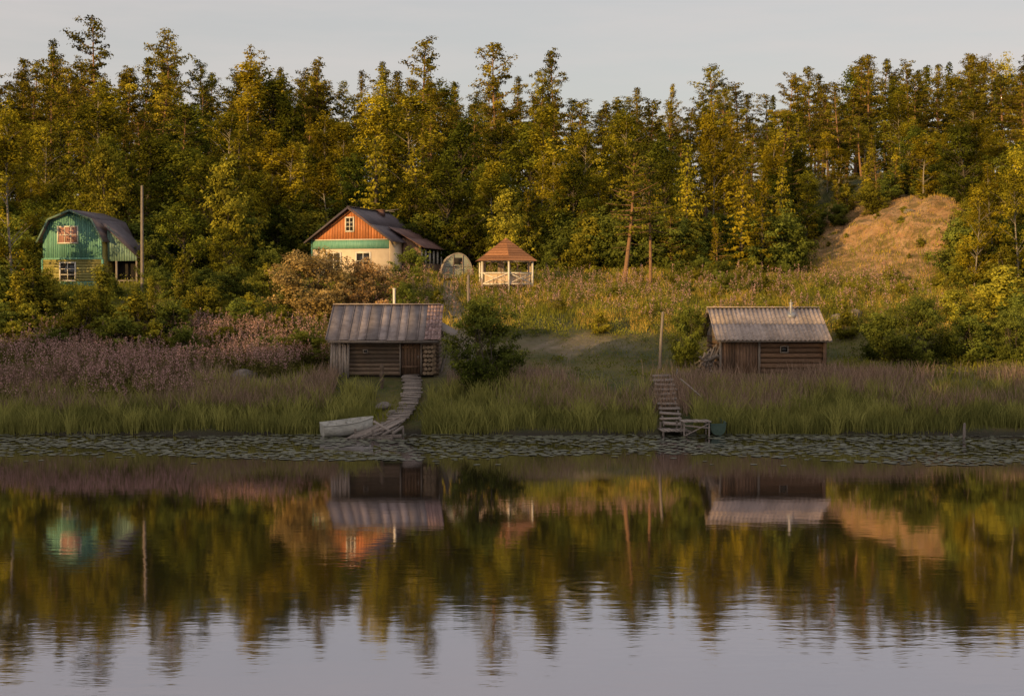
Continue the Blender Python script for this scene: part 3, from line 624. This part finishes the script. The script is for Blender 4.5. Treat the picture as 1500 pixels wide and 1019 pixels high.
def bath_right():
    d0=67.5; x0,x1=X(1056,d0),X(1208,d0); cx=(x0+x1)/2; W=x1-x0
    e=empty('log_bathhouse',(cx,d0,2.15)); h=1.72; D=4.8; a,b=-W/2,W/2; xm=X(1111,d0)-cx; r=.12
    mb=MB(); nl=7
    wx,wz=X(1149,d0)-cx,1.0+.15
    for i in range(nl):
        z=r+i*h/nl
        segs=[(xm,b+.1)]
        if abs(z-wz)<.17: segs=[(xm,wx-.2),(wx+.2,b+.1)]
        for p,q in segs: tube(mb,[[p,r,z],[(p+q)/2,r,z+random.uniform(-.01,.01)],[q,r,z]],r*random.uniform(.95,1.05),9,0,random.uniform(.1,1))
        tube(mb,[[b-.02,-.12,z+.09],[b-.02,D,z+.09]],r,8,0,random.random())
        tube(mb,[[a+.1,.1,z+.09],[a+.1,D,z+.09]],r,8,0,random.random())
    boxm(mb,(0,D/2+.1,h/2-.4),(W-.4,D-.3,h+.7),mat=1)
    obj('log_walls',mb.mesh('log_walls',[M['log2'],M['dark']],[0]),e)
    mb=MB(); boards(mb,a,xm-.01,.14,lambda x:1.72,lambda x:-.1,.0,.03,mat=0,lo=.1,hi=1,jit=.06)
    boards(mb,a+.75,a+1.35,.15,lambda x:1.55,lambda x:.0,-.045,.03,mat=0,lo=.5,hi=1)
    boxm(mb,(xm+.04,-.04,.8),(.1,.06,1.75),mat=1,shade=.6); boxm(mb,(b-.02,-.16,.8),(.16,.05,1.75),mat=0,shade=.5)
    boxm(mb,(a-.02,-.035,.85),(.1,.07,1.75),mat=1,shade=.7)
    obj('plank_wall_and_door',mb.mesh('plank_wall_and_door',[M['redplank'],M['greywood']]),e)
    window(e,wx,wz,.30,.24,.02,M['greywood'],M['glass'],1,1,.05)
    mb=MB(); rz,ez=3.06,1.58
    corr(mb,[(a-.33,-.6,ez),(b+.22,-.6,ez-.02),(b+.22,2.4,rz),(a-.33,2.4,rz)],26,.034,0,6,2,9)
    corr(mb,[(b+.22,D+.6,ez),(a-.33,D+.6,ez),(a-.33,2.4,rz),(b+.22,2.4,rz)],26,.034,0,6,2,9)
    boxm(mb,(-.05,2.4,rz+.07),(W+.6,.26,.04),mat=0,shade=.9)
    me=mb.mesh('roof',[M['slate']]); o_=obj('roof',me,e); sm=o_.modifiers.new('s','SOLIDIFY'); sm.thickness=.012
    mb=MB()
    boxm(mb,(0,-.52,ez-.03),(W+.5,.04,.08),mat=0,shade=.5)
    for xx in (a+.03,b-.03):
        tr=Matrix.Translation((xx,0,0))@Matrix.Rotation(math.pi/2,4,'Z')
        boards(mb,.05,D-.05,.17,lambda y:1.6+max(0,(1.42*(1-abs(y-2.4)/2.75))),lambda y:1.5,0,.03,tr=tr,lo=.2,hi=.8,mat=0)
    obj('gables',mb.mesh('gables',[M['greywood']]),e)
    mb=MB(); px=X(1168,d0)-cx; tube(mb,[[px,1.6,2.3],[px,1.6,3.3]],.07,10,0,.8); tube(mb,[[px,1.6,3.3],[px,1.6,3.36]],.1,10,0,.6); tube(mb,[[px,1.6,3.36],[px,1.6,3.5]],.025,6,0,.6)
    boxm(mb,(px,1.55,2.72),(.34,.34,.22),(.4,0,0),0,.5)
    obj('chimney_pipe',mb.mesh('chimney_pipe',[M['metal']],[0]),e)
    mb=MB()
    for i in range(22):
        l=random.uniform(1.1,2.1); boxm(mb,(a-.35-random.uniform(0,.55),.1+random.uniform(-.2,1.6),.12+random.uniform(0,.55)),(.12,l,.03),(random.uniform(-.5,.1),random.uniform(-.6,.6),random.uniform(-.4,.4)),0,random.uniform(.3,1))
    for i in range(6): boxm(mb,(a-.25-.12*i,.35,.72-.04*i),(.11,.03,1.6-.12*i),(0,.42+random.uniform(-.1,.1),0),0,random.uniform(.3,1))
    obj('board_pile',mb.mesh('board_pile',[M['greywood']]),e)
bath_right()
# ---------------------------------------------------------------- red-brown cottage
def cottage():
    d0=95.0; s=F/d0; cx=X(514,d0); e=empty('red_cottage',(cx,d0,7.0),math.radians(-16))
    hw=2.75; ez=2.72; az=4.72; D=6.8
    rl=lambda x: ez+(az-ez)*(1-abs(x)/hw)
    mb=MB(); boxm(mb,(0,D/2,1.2),(hw*2-.1,D-.1,3.0),mat=4)
    boards(mb,-hw+.05,hw-.05,.2,lambda x:rl(x)-.02,lambda x:2.62,.0,.05,mat=0,lo=.1)
    boards(mb,-hw+.05,hw-.05,5.6,lambda x:2.60,lambda x:2.02,-.02,.06,mat=1,lo=.8,gap=0)
    boards(mb,-hw+.05,hw-.05,5.6,lambda x:2.0,lambda x:-.6,-.01,.06,mat=2,lo=.9,gap=0)
    boxm(mb,(0,-.05,2.61),(hw*2,.05,.07),mat=3,shade=.8)
    tr=Matrix.Translation((hw,0,0))@Matrix.Rotation(math.pi/2,4,'Z')
    boards(mb,.02,D,4,lambda y:2.7,lambda y:-.6,0,.05,tr=tr,mat=2,lo=.7,gap=0)
    tr=Matrix.Translation((-hw-.05,0,0))@Matrix.Rotation(math.pi/2,4,'Z')
    boards(mb,.02,D,4,lambda y:2.7,lambda y:-.6,0,.05,tr=tr,mat=1,lo=.7,gap=0)
    tr=Matrix.Translation((0,D,0)); boards(mb,-hw,hw,.2,lambda x:rl(x)-.02,lambda x:2.6,0,.05,tr=tr,mat=0,lo=.3)
    obj('walls',mb.mesh('walls',[M['redpaint'],M['teal'],M['cream'],M['white'],M['dark']]),e)
    mb=MB(); o=.38; k=(az-ez)/hw
    corr(mb,[(hw+o,-.45,ez-o*k),(hw+o,D+.4,ez-o*k),(0,D+.4,az+.02),(0,-.45,az+.02)],18,.02,0,6,2,8)
    corr(mb,[(-hw-o,D+.4,ez-o*k),(-hw-o,-.45,ez-o*k),(0,-.45,az+.02),(0,D+.4,az+.02)],18,.02,0,6,2,8)
    o1=obj('roof',mb.mesh('roof',[M['blueroof']]),e); o1.modifiers.new('s','SOLIDIFY').thickness=.03
    mb=MB(); L=math.hypot(hw+o,(hw+o)*k); an=math.atan(k)
    for sg in (-1,1): boxm(mb,(sg*(hw+o)/2,-.47+sg*.002,az-(hw+o)*k/2-.04),(L,.05,.09),(0,sg*an,0),1,.9)
    boxm(mb,(0,D/2,az+.07),(.22,D+.7,.04),mat=1,shade=.6)
    obj('bargeboards',mb.mesh('bargeboards',[M['white'],M['blueroof']]),e)
    window(e,-.05,3.62,.48,.82,-.0,M['white'],M['glass'],2,3,.09)
    window(e,-1.2,1.2,.9,1.0,-.01,M['white'],M['glass'],2,2,.1); window(e,.9,1.2,.9,1.0,-.01,M['white'],M['glass'],2,2,.1)
    mb=MB(); y0,y1=2.0,6.9; xo=1.7
    corr(mb,[(hw+xo,y0,2.1),(hw+xo,y1,2.1),(hw-.9,y1,3.5),(hw-.9,y0,3.5)],14,.02,0,6,2,5)
    obj('annex_roof',mb.mesh('annex_roof',[M['redroof']]),e).modifiers.new('s','SOLIDIFY').thickness=.03
    mb=MB(); boards(mb,hw+.06,hw+xo-.3,.22,lambda x:2.85-(x-hw)*.40,lambda x:-.6,y0+.25,.05,mat=0,lo=.4)
    tr=Matrix.Translation((hw+xo-.3,0,0))@Matrix.Rotation(math.pi/2,4,'Z')
    boards(mb,y0+.3,y1-.3,.25,lambda y:1.1,lambda y:-.6,0,.05,tr=tr,mat=0,lo=.3); 
    for q in np.linspace(y0+.4,y1-.4,6): boxm(mb,(hw+xo-.34,q,1.55),(.1,.1,.9),mat=1,shade=.8)
    boxm(mb,(hw+.6,(y0+y1)/2,1.0),(1.3,y1-y0-.8,1.9),mat=2)
    obj('annex_walls',mb.mesh('annex_walls',[M['redplank'],M['white'],M['dark']]),e)
    mb=MB(); boxm(mb,(.4,4.6,4.6),(.4,.4,.4),mat=0,shade=.5); boxm(mb,(.4,4.6,4.83),(.5,.5,.05),mat=0,shade=.8)
    boxm(mb,(.5,5.5,4.85),(1.6,.12,.04),(0,-.12,.3),1,.6); boxm(mb,(.6,5.2,4.8),(1.2,.1,.04),(0,.1,-.2),1,.6)
    obj('chimney',mb.mesh('chimney',[M['redroof'],M['greywood']]),e)
cottage()
# ---------------------------------------------------------------- teal / yellow house
def teal_house():
    d0=90.; cx=X(107,d0); zb=hzf(cx,d0)-.15; e=empty('teal_wooden_house',(cx,d0,zb),math.radians(-10))
    apex=P(107,309,d0).z-zb; z1=P(107,322,d0).z-zb; z2=P(107,345,d0).z-zb; zm=P(107,379,d0).z-zb; zl=P(107,412,d0).z-zb
    hw=2.0; pts=[(-hw,z2),(-1.45,z1),(0,apex),(1.45,z1),(hw,z2)]
    rl=lambda x: float(np.interp(x,[p[0] for p in pts],[p[1] for p in pts])); D=4.2
    mb=MB(); boxm(mb,(0,D/2,zm/2),(hw*2-.1,D-.1,zm+1.6),mat=4)
    boards(mb,-hw,hw,.15,lambda x:rl(x)-.03,lambda x:zm+.0,.0,.05,mat=0,lo=.3)
    nb=8
    for i in range(nb):
        za=zl+(zm-zl)*i/nb; zc=(zm-zl)/nb; boxm(mb,(0,0,za+zc/2),(hw*2,.05+.004*(i%2),zc-.012),mat=1,shade=random.uniform(.2,1))
    boxm(mb,(0,.01,(zl-.8)/2-.01),(hw*2,.06,zl+.8),mat=0,shade=.6)
    boxm(mb,(0,-.04,zm-.0),(hw*2+.06,.08,.10),mat=0,shade=1.0)
    for sx in (-1,1): boxm(mb,(sx*(hw+.03),0.0,zm/2-.3),(.12,.13,zm+.5),mat=0,shade=.9)
    tr=Matrix.Translation((hw,0,0))@Matrix.Rotation(math.pi/2,4,'Z'); boards(mb,.08,D,.2,lambda y:z2,lambda y:-.6,-.01,.05,tr=tr,mat=1,lo=.4)
    obj('walls',mb.mesh('walls',[M['teal'],M['yellow'],M['cream'],M['white'],M['dark']]),e)
    mb=MB(); q=[(-hw-.22,z2-.45)]+pts[1:-1]+[(hw+.22,z2-.45)]; q=[(a,b+.03) for a,b in q]
    for i in range(4):
        (a,b),(c,d_)=q[i],q[i+1]
        slab(mb,[(a,-.35,b),(c,-.35,d_),(c,D+.3,d_),(a,D+.3,b)],-.05,0,.6)
        L=math.hypot(c-a,d_-b); boxm(mb,((a+c)/2,-.37-.002*i,(b+d_)/2-.02),(L,.04,.11),(0,-math.atan2(d_-b,c-a),0),1,.3)
    obj('gambrel_roof',mb.mesh('gambrel_roof',[M['blueroof'],M['tealgrey']]),e)
    wz=(P(100,344,d0).z-zb); window(e,-.28,wz,1.25,.95,0,M['white'],M['pinkcurtain'],3,2,.08)
    wz=(P(100,398,d0).z-zb); window(e,-.3,wz,.95,1.05,-.03,M['white'],M['glass'],2,3,.08)
    mb=MB(); za=P(160,330,d0).z-zb; zc=P(205,376,d0).z-zb; zbm=P(180,381,d0).z-zb; x0,x1=hw+.25,hw+2.1
    boards(mb,hw+.1,x1,.16,lambda x:za+(zc-za)*(x-hw-.1)/(x1-hw-.1),lambda x:zbm-.05,.5,.05,mat=0,lo=.2)
    slab(mb,[(hw-.2,.25,za+.12),(x1+.2,.25,zc-.12),(x1+.2,2.8,zc-.12),(hw-.2,2.8,za+.12)],-.05,1,.6)
    for xx in (hw+.7,x1-.05): boxm(mb,(xx,.55,zbm/2-.35),(.12,.12,zbm+.6),mat=2,shade=.5)
    boxm(mb,((hw+x1)/2+.1,.54,zbm*.32),(x1-hw-.3,.05,.08),mat=2,shade=.6)
    for i in range(7): boxm(mb,(hw+.3+i*.3,.52,zbm*.16),(.06,.03,zbm*.35),mat=2,shade=.6)
    boxm(mb,((hw+x1)/2,2.2,zbm/2),(x1-hw-.1,1.6,zbm+.3),mat=3)
    obj('annex',mb.mesh('annex',[M['tealgrey'],M['blueroof'],M['greywood'],M['dark']]),e)
    mb=MB(); boxm(mb,(-hw-1.6,1.5,1.7),(2.2,2.4,.12),(0,-.18,0),1,.7); boxm(mb,(-hw-1.5,1.8,.7),(1.9,1.8,1.9),mat=0,shade=.7)
    for xx in (-hw-.6,-hw-2.4): boxm(mb,(xx,.45,.8),(.1,.1,1.8),mat=0,shade=.9)
    obj('side_porch',mb.mesh('side_porch',[M['redpaint'],M['redroof']]),e)
teal_house()
# ---------------------------------------------------------------- gazebo
def gazebo():
    d0=87.; p=P(741,417,d0); e=empty('gazebo',(p.x,d0+1.4,p.z),.1); R=1.78; hp=1.52; ap=P(741,347,d0).z-p.z
    an=[math.radians(60*i+30) for i in range(6)]; V=[(math.cos(a)*R,math.sin(a)*R) for a in an]
    mb=MB()
    for x,y in V: boxm(mb,(x,y,hp/2-.3),(.11,.11,hp+.6),mat=0,shade=.9)
    for i in range(6):
        a,b=V[i],V[(i+1)%6]; m=((a[0]+b[0])/2,(a[1]+b[1])/2); L=math.hypot(b[0]-a[0],b[1]-a[1])-.12; t=math.atan2(b[1]-a[1],b[0]-a[0])
        boxm(mb,(m[0],m[1],.72),(L,.06,.07),(0,0,t),0,.9); boxm(mb,(m[0],m[1],.06),(L,.06,.07),(0,0,t),0,.9); boxm(mb,(m[0],m[1],hp-.05),(L,.08,.1),(0,0,t),0,.6)
        q=math.atan2(.6,L)
        for sg in (1,-1):
            M_=Matrix.Rotation(t,3,'Z')@Matrix.Rotation(sg*q,3,'Y')
            boxm(mb,(m[0]+.004*sg,m[1]+.012*sg,.39),(math.hypot(L,.6)-.06,.02,.055),M_.to_euler(),0,1)
    boxm(mb,(0,.0,-.02),(2.8,2.6,.06),mat=1,shade=.5)
    obj('posts_and_railing',mb.mesh('posts_and_railing',[M['white'],M['greywood']]),e)
    mb=MB(); Ro=2.12
    for i in range(6):
        a0,a1=an[i],an[(i+1)%6]
        for j in range(9):
            t0,t1=j/9,(j+1)/9; r0,r1=Ro*(1-t0),Ro*(1-t1)+.02
            z0=hp-.08+(ap-hp+.08)*t0+.02; z1=hp-.08+(ap-hp+.08)*t1
            mb.add([[math.cos(a0)*r0,math.sin(a0)*r0,z0],[math.cos(a1)*r0,math.sin(a1)*r0,z0],[math.cos(a1)*r1,math.sin(a1)*r1,z1],[math.cos(a0)*r1,math.sin(a0)*r1,z1]],[[0,1,2,3]],0,random.random())
    obj('shingle_roof',mb.mesh('shingle_roof',[M['orangeroof']]),e)
    mb=MB()
    for i in (1,2,3,4,5):
        a,b=V[i],V[(i+1)%6]
        if i in(3,4): lo,hi=.1,.66
        else: lo,hi=.7,1.42
        n_=14; 
        for k in range(n_):
            t0,t1=k/n_,(k+1)/n_
            if i not in (3,4) and .25<t0<.72: continue
            w0,w1=.04*math.sin(k*2.1),.04*math.sin((k+1)*2.1); s=.93
            A=lambda t,w,z:[(a[0]+(b[0]-a[0])*t)*s+w,(a[1]+(b[1]-a[1])*t)*s+w,z]
            mb.add([A(t0,w0,lo),A(t1,w1,lo),A(t1,w1,hi),A(t0,w0,hi)],[[0,1,2,3]],0,random.uniform(.5,1))
    obj('curtains',mb.mesh('curtains',[M['curtain']]),e)
    mb=MB(); boxm(mb,(0,.2,.66),(1.3,.8,.05),mat=0,shade=.8)
    for sx in(-.5,.5): boxm(mb,(sx,.2,.32),(.08,.5,.62),mat=0,shade=.6)
    boxm(mb,(0,.95,.4),(1.9,.35,.05),mat=0,shade=.7); boxm(mb,(0,-.55,.4),(1.7,.3,.05),mat=0,shade=.7)
    obj('table_and_benches',mb.mesh('table_and_benches',[M['redplank']]),e)
gazebo()
# ---------------------------------------------------------------- greenhouse
def greenhouse():
    d0=92.; p=P(671,405,d0); e=empty('greenhouse',(p.x,d0,p.z-.1),.12); r=.95; H=1.6; D=3.
    def arc(y,k=13,s=1.): 
        t=np.linspace(0,np.pi,k); return np.stack([-np.cos(t)*r*s,np.full(k,y),np.sin(t)**.8*H*s],1)
    mb=MB(); a=arc(0,13,.97); b=arc(D,13,.97); v=np.concatenate([a,b]); i=np.arange(12); mb.add(v,np.stack([i,i+1,13+i+1,13+i],1),0,.7)
    c=arc(0.01,13,.97)
    for k in range(6): mb.add([c[k],c[k+1],c[11-k],c[12-k]],[[0,1,2,3]],0,.5)
    obj('film_cover',mb.mesh('film_cover',[M['film']]),e)
    mb=MB()
    for y in (-.03,.75,1.5,2.25,3.): tube(mb,arc(y),.03,6,0,.8)
    for sx in(-.3,.3): tube(mb,[[sx,-.04,0],[sx,-.04,1.5]],.025,5,0,.8)
    tube(mb,[[-.9,-.05,.75],[.9,-.05,.75]],.022,5,0,.8)
    boxm(mb,(0,-.05,1.1),(.5,.02,.4),mat=1,shade=.3)
    obj('frame',mb.mesh('frame',[M['greywood'],M['dark']]),e)
greenhouse()
# ---------------------------------------------------------------- poles
def pole(name,px,rb,rt,d0,r=.08,lean=0,mat='greywood',extra=None):
    b=P(px,rb,d0); t=P(px+lean,rt,d0); e=MB(); zb=min(b.z,hzf(b.x,d0))-.3
    tube(e,[[0,0,zb-b.z],[ (t.x-b.x)*.5,0,(t.z-b.z)*.5],[t.x-b.x,0,t.z-b.z]],[r*1.15,r,r*.85],8,0,.3)
    tube(e,[[t.x-b.x,0,t.z-b.z],[t.x-b.x,0,t.z-b.z+.02]],[r*.85,.005],8,0,.8)
    obj(name,e.mesh(name,[M[mat]],[0]),None,(b.x,d0,b.z))
pole('utility_pole',208,390,272,86,.09)
pole('wooden_post',686,440,403,78,.07); pole('wooden_post',467,392,362,88,.06); pole('wooden_post',966,530,457,69.5,.07,5)
pole('mooring_post',1412,640,620,58.3,.06,1); pole('mooring_post',1395,640,636,58.5,.05,-2)
pole('wooden_post',1155,425,402,90,.05)
def carved():
    mb=MB(); prof=[(0,.07),(.3,.08),(.42,.12),(.5,.13),(.55,.05),(.66,.11),(.8,.12),(.88,.05),(.98,.1),(1.1,.09),(1.2,.03)]
    tube(mb,[[0,0,z-.1] for z,_ in prof],[r for _,r in prof],10,0,.3); x=X(559,65.2); obj('carved_post',mb.mesh('carved_post',[M['log']],[0]),None,(x,65.2,hzf(x,65.2)))
carved()
# ---------------------------------------------------------------- boardwalks, docks
def walkway(name,pts,w,step=.2):
    pts=np.array(pts,float); seg=np.linalg.norm(np.diff(pts[:,:2],axis=0),axis=1); s=np.concatenate([[0],np.cumsum(seg)]); mb=MB(); q=0.
    while q<s[-1]:
        x,y,z=[np.interp(q,s,pts[:,k]) for k in range(3)]; x2,y2=[np.interp(q+.1,s,pts[:,k]) for k in range(2)]; x1,y1=[np.interp(max(0,q-.1),s,pts[:,k]) for k in range(2)]
        ang=math.atan2(y2-y1,x2-x1)-math.pi/2; z2=np.interp(q+.1,s,pts[:,2]); z1=np.interp(max(0,q-.1),s,pts[:,2]); sl=math.atan2(z2-z1,.2)
        if random.random()>.04: boxm(mb,(x+random.uniform(-.06,.06),y,z+random.uniform(-.015,.02)),(w*random.uniform(.82,1.12),step*random.uniform(.7,.9),.035),(sl*.8,random.uniform(-.06,.06),ang+random.uniform(-.09,.09)),0,random.uniform(.0,1))
        q+=step
    for sg in(-.36,.36):
        pp=pts.copy(); pp[:,0]+=sg*w; pp[:,2]-=.07; tube(mb,pp,.045,6,0,.3)
    return mb
g=lambda px,d_: (X(px,d_),d_,hzf(X(px,d_),d_)+.16)
mb=walkway('b',[g(601,66.7),g(604,65.3),g(603,63.8),g(592,62.3),(X(583,61),61,.62),(X(572,60),60,.42),(X(560,59),59,.25)],.85)
obj('boardwalk',mb.mesh('boardwalk',[M['deck']]))
def docks():
    mb=MB(); d0=59.3; x0,x1=X(518,d0),X(592,d0)
    for i in range(11):
        t=i/10; xx=x0+.3+(x1-x0-.6)*t
        boxm(mb,(xx-.12,58.9+.35*t,.16+.30*t),(.17,1.9-.4*t,.04),(.2,-.14,-.45+random.uniform(-.05,.05)),0,random.uniform(.2,1))
    for i in range(6): boxm(mb,(x0+.3+i*.32,58.3,.08+.05*i),(.09,1.5,.08),(.1,0,-.7+.1*i),0,random.uniform(.1,.5))
    for px,dd in ((520,58.6),(545,58.1),(575,58.3),(590,59.3),(560,60.0)): tube(mb,[[X(px,dd),dd,-.6],[X(px,dd),dd,.34]],.05,7,0,.3)
    tube(mb,[[X(515,58.3),58.3,.06],[X(588,58.0),58.0,.1]],.08,8,0,.4); tube(mb,[[X(528,57.9),57.9,.03],[X(575,57.7),57.7,.03]],.07,8,0,.2)
    tube(mb,[[X(525,58.6),58.6,.05],[X(585,59.6),59.6,.75]],.04,6,0,.6)
    boxm(mb,(X(560,58.4),58.4,.46),(.9,.25,.03),(0,.5,-.3),0,.9)
    obj('dock',mb.mesh('dock',[M['deck']]))
    mb=MB(); n_=11
    for i in range(n_):
        t=i/(n_-1); dd=60.2+t*5.2; row_z=.42+t*1.75; xx=X(979,62)+.0+ .12*t
        boxm(mb,(xx+random.uniform(-.05,.05),dd,max(row_z,hzf(xx,dd)+.14)),(.9*random.uniform(.85,1.1),.34,.05),(random.uniform(-.05,.1)+.12,random.uniform(-.08,.08),random.uniform(-.08,.08)),0,random.uniform(.3,1))
    for sg in(-.36,.36): tube(mb,[[X(979,62)+sg,60.1,.3],[X(979,62)+sg+.1,65.4,2.1]],.05,6,0,.3)
    tube(mb,[[X(990,65),65.2,1.6],[X(993,65),65.2,2.5]],.04,6,0,.6)
    tube(mb,[[X(997,64),64,2.1],[X(1030,62.5),62.5,1.35]],.035,5,0,.7)
    for px,dd,zt in((968,60.2,.5),(992,60.1,.55)): tube(mb,[[X(px,dd),dd,-.5],[X(px,dd),dd,zt]],.05,6,0,.3)
    obj('plank_stairs',mb.mesh('plank_stairs',[M['deck']]))
    mb=MB(); d0=59.2; a,b=X(998,d0),X(1040,d0)
    for i in range(6): boxm(mb,(a+.1+i*(b-a-.2)/5,d0,.62+.01*(i%2)),((b-a)/6-.02,1.1,.035),(0,0,.04),0,random.uniform(.5,1))
    for xx in(a+.08,b-.08):
        for yy in(-.45,.45): tube(mb,[[xx,d0+yy,-.7],[xx,d0+yy,.6]],.035,6,0,.7)
    boxm(mb,((a+b)/2,d0-.47,.42),(b-a-.1,.03,.06),(0,.1,0),0,.8)
    tube(mb,[[a+.1,d0-.5,.05],[b-.1,d0-.5,.55]],.025,5,0,.8)
    a2=X(965,59.4)
    for i in range(7): boxm(mb,(a2+.15+i*.17,59.5,.22+.01*(i%3)),(.15,1.5,.04),(0,0,.05),0,random.uniform(.2,.8))
    for xx in(a2+.15,a2+1.1): tube(mb,[[xx,58.9,-.7],[xx,58.9,.2]],.05,6,0,.3)
    obj('dock',mb.mesh('dock',[M['deck']]))
docks()
def boat(name,loc,rz,L,W,H,mat,tilt=(0,0)):
    e=empty(name,loc,0); e.rotation_euler=(tilt[0],tilt[1],rz)
    ns,nc=15,11; V=[]
    for i in range(ns):
        t=i/(ns-1); x=(t-.5)*L; w=W/2*(1-.93*max(0,(t-.45)/.55)**2.3)*(.82+.18*min(1,t*4)); sh=H*(1+.35*t**2); keel=.12*H*t**3
        for j in range(nc):
            a=math.pi*j/(nc-1); c=math.cos(a); s=math.sin(a)
            V.append([x+.12*L*max(0,t-.8)*(1-s),-c*w*(1 if abs(c)>.99 else .96),keel+(sh-keel)*(1-s**.55)])
    f=[[i*nc+j,i*nc+j+1,(i+1)*nc+j+1,(i+1)*nc+j] for i in range(ns-1) for j in range(nc-1)]
    mb=MB(); mb.add(V,f,0,.8)
    h=obj('hull',mb.mesh('hull',[M[mat]],[0]),e); h.modifiers.new('s','SOLIDIFY').thickness=.03
    mb=MB(); V=np.array(V).reshape(ns,nc,3)
    tube(mb,V[:,0]+[0,0,.01],.03,6,0,.9); tube(mb,V[:,-1]+[0,0,.01],.03,6,0,.9)
    for t in(.28,.58):
        i=int(t*(ns-1)); w=abs(V[i,0,1])*2-.06; boxm(mb,(V[i,0,0],0,V[i,0,2]-.08),(.2,w,.03),mat=0,shade=.6)
    tr=V[0]; 
    for j in range(nc//2): mb.add([tr[j],tr[j+1],tr[nc-2-j],tr[nc-1-j]],[[0,1,2,3]],0,.7)
    obj('gunwales_and_seats',mb.mesh('gunwales_and_seats',[M[mat]]),e)
boat('rowing_boat',(X(508,59.4),59.4,-.03),math.radians(18),2.1,1.25,.55,'boat',(.05,-.03))
boat('rowing_boat',(X(1045,60.3),60.5,.0),math.radians(95),2.3,.8,.5,'boatgreen')
# ---------------------------------------------------------------- light & sky
S=Vector((-math.sin(AZ)*math.cos(EL),-math.cos(AZ)*math.cos(EL),math.sin(EL)))
l=bpy.data.lights.new('sun','SUN'); l.energy=5.0; l.angle=math.radians(.5); l.color=(1.0,.63,.235)
lo=bpy.data.objects.new('sun',l); lo.rotation_euler=S.to_track_quat('Z','Y').to_euler(); lo.location=(-40,-40,40); link(lo)
w=bpy.data.worlds.new('World'); sc.world=w; w.use_nodes=True; nt=w.node_tree; nt.nodes.clear()
sky=N(nt,'ShaderNodeTexSky'); sky.sky_type='NISHITA'; sky.sun_disc=False; sky.sun_elevation=EL; sky.sun_rotation=math.pi+AZ; sky.dust_density=2.0; sky.air_density=1.0
tc=N(nt,'ShaderNodeTexCoord'); mp=N(nt,'ShaderNodeMapping'); mp.inputs['Scale'].default_value=(1.2,1.2,9); nt.links.new(tc.outputs['Generated'],mp.inputs[0])
cl=noise(nt,2.2,6,mp.outputs[0],.6)
f=maprange(nt,cl,.35,.75,.6,.9)
c=mixc(nt,f,sky.outputs[0],(4.95,4.45,4.25))
bg=N(nt,'ShaderNodeBackground'); bg.inputs[1].default_value=.145; nt.links.new(c,bg.inputs[0]); ow=N(nt,'ShaderNodeOutputWorld'); nt.links.new(bg.outputs[0],ow.inputs[0])
cam=bpy.data.cameras.new('camera'); cam.sensor_width=36; cam.lens=36*F/1500; cam.clip_end=5000; cam.clip_start=.1
co=bpy.data.objects.new('camera',cam); co.location=(0,0,CZ); co.rotation_euler=(math.pi/2-TH,0,0); link(co); sc.camera=co
sc.view_settings.view_transform='Standard'; sc.view_settings.look='None'; sc.view_settings.exposure=0
print('trees',cnt)
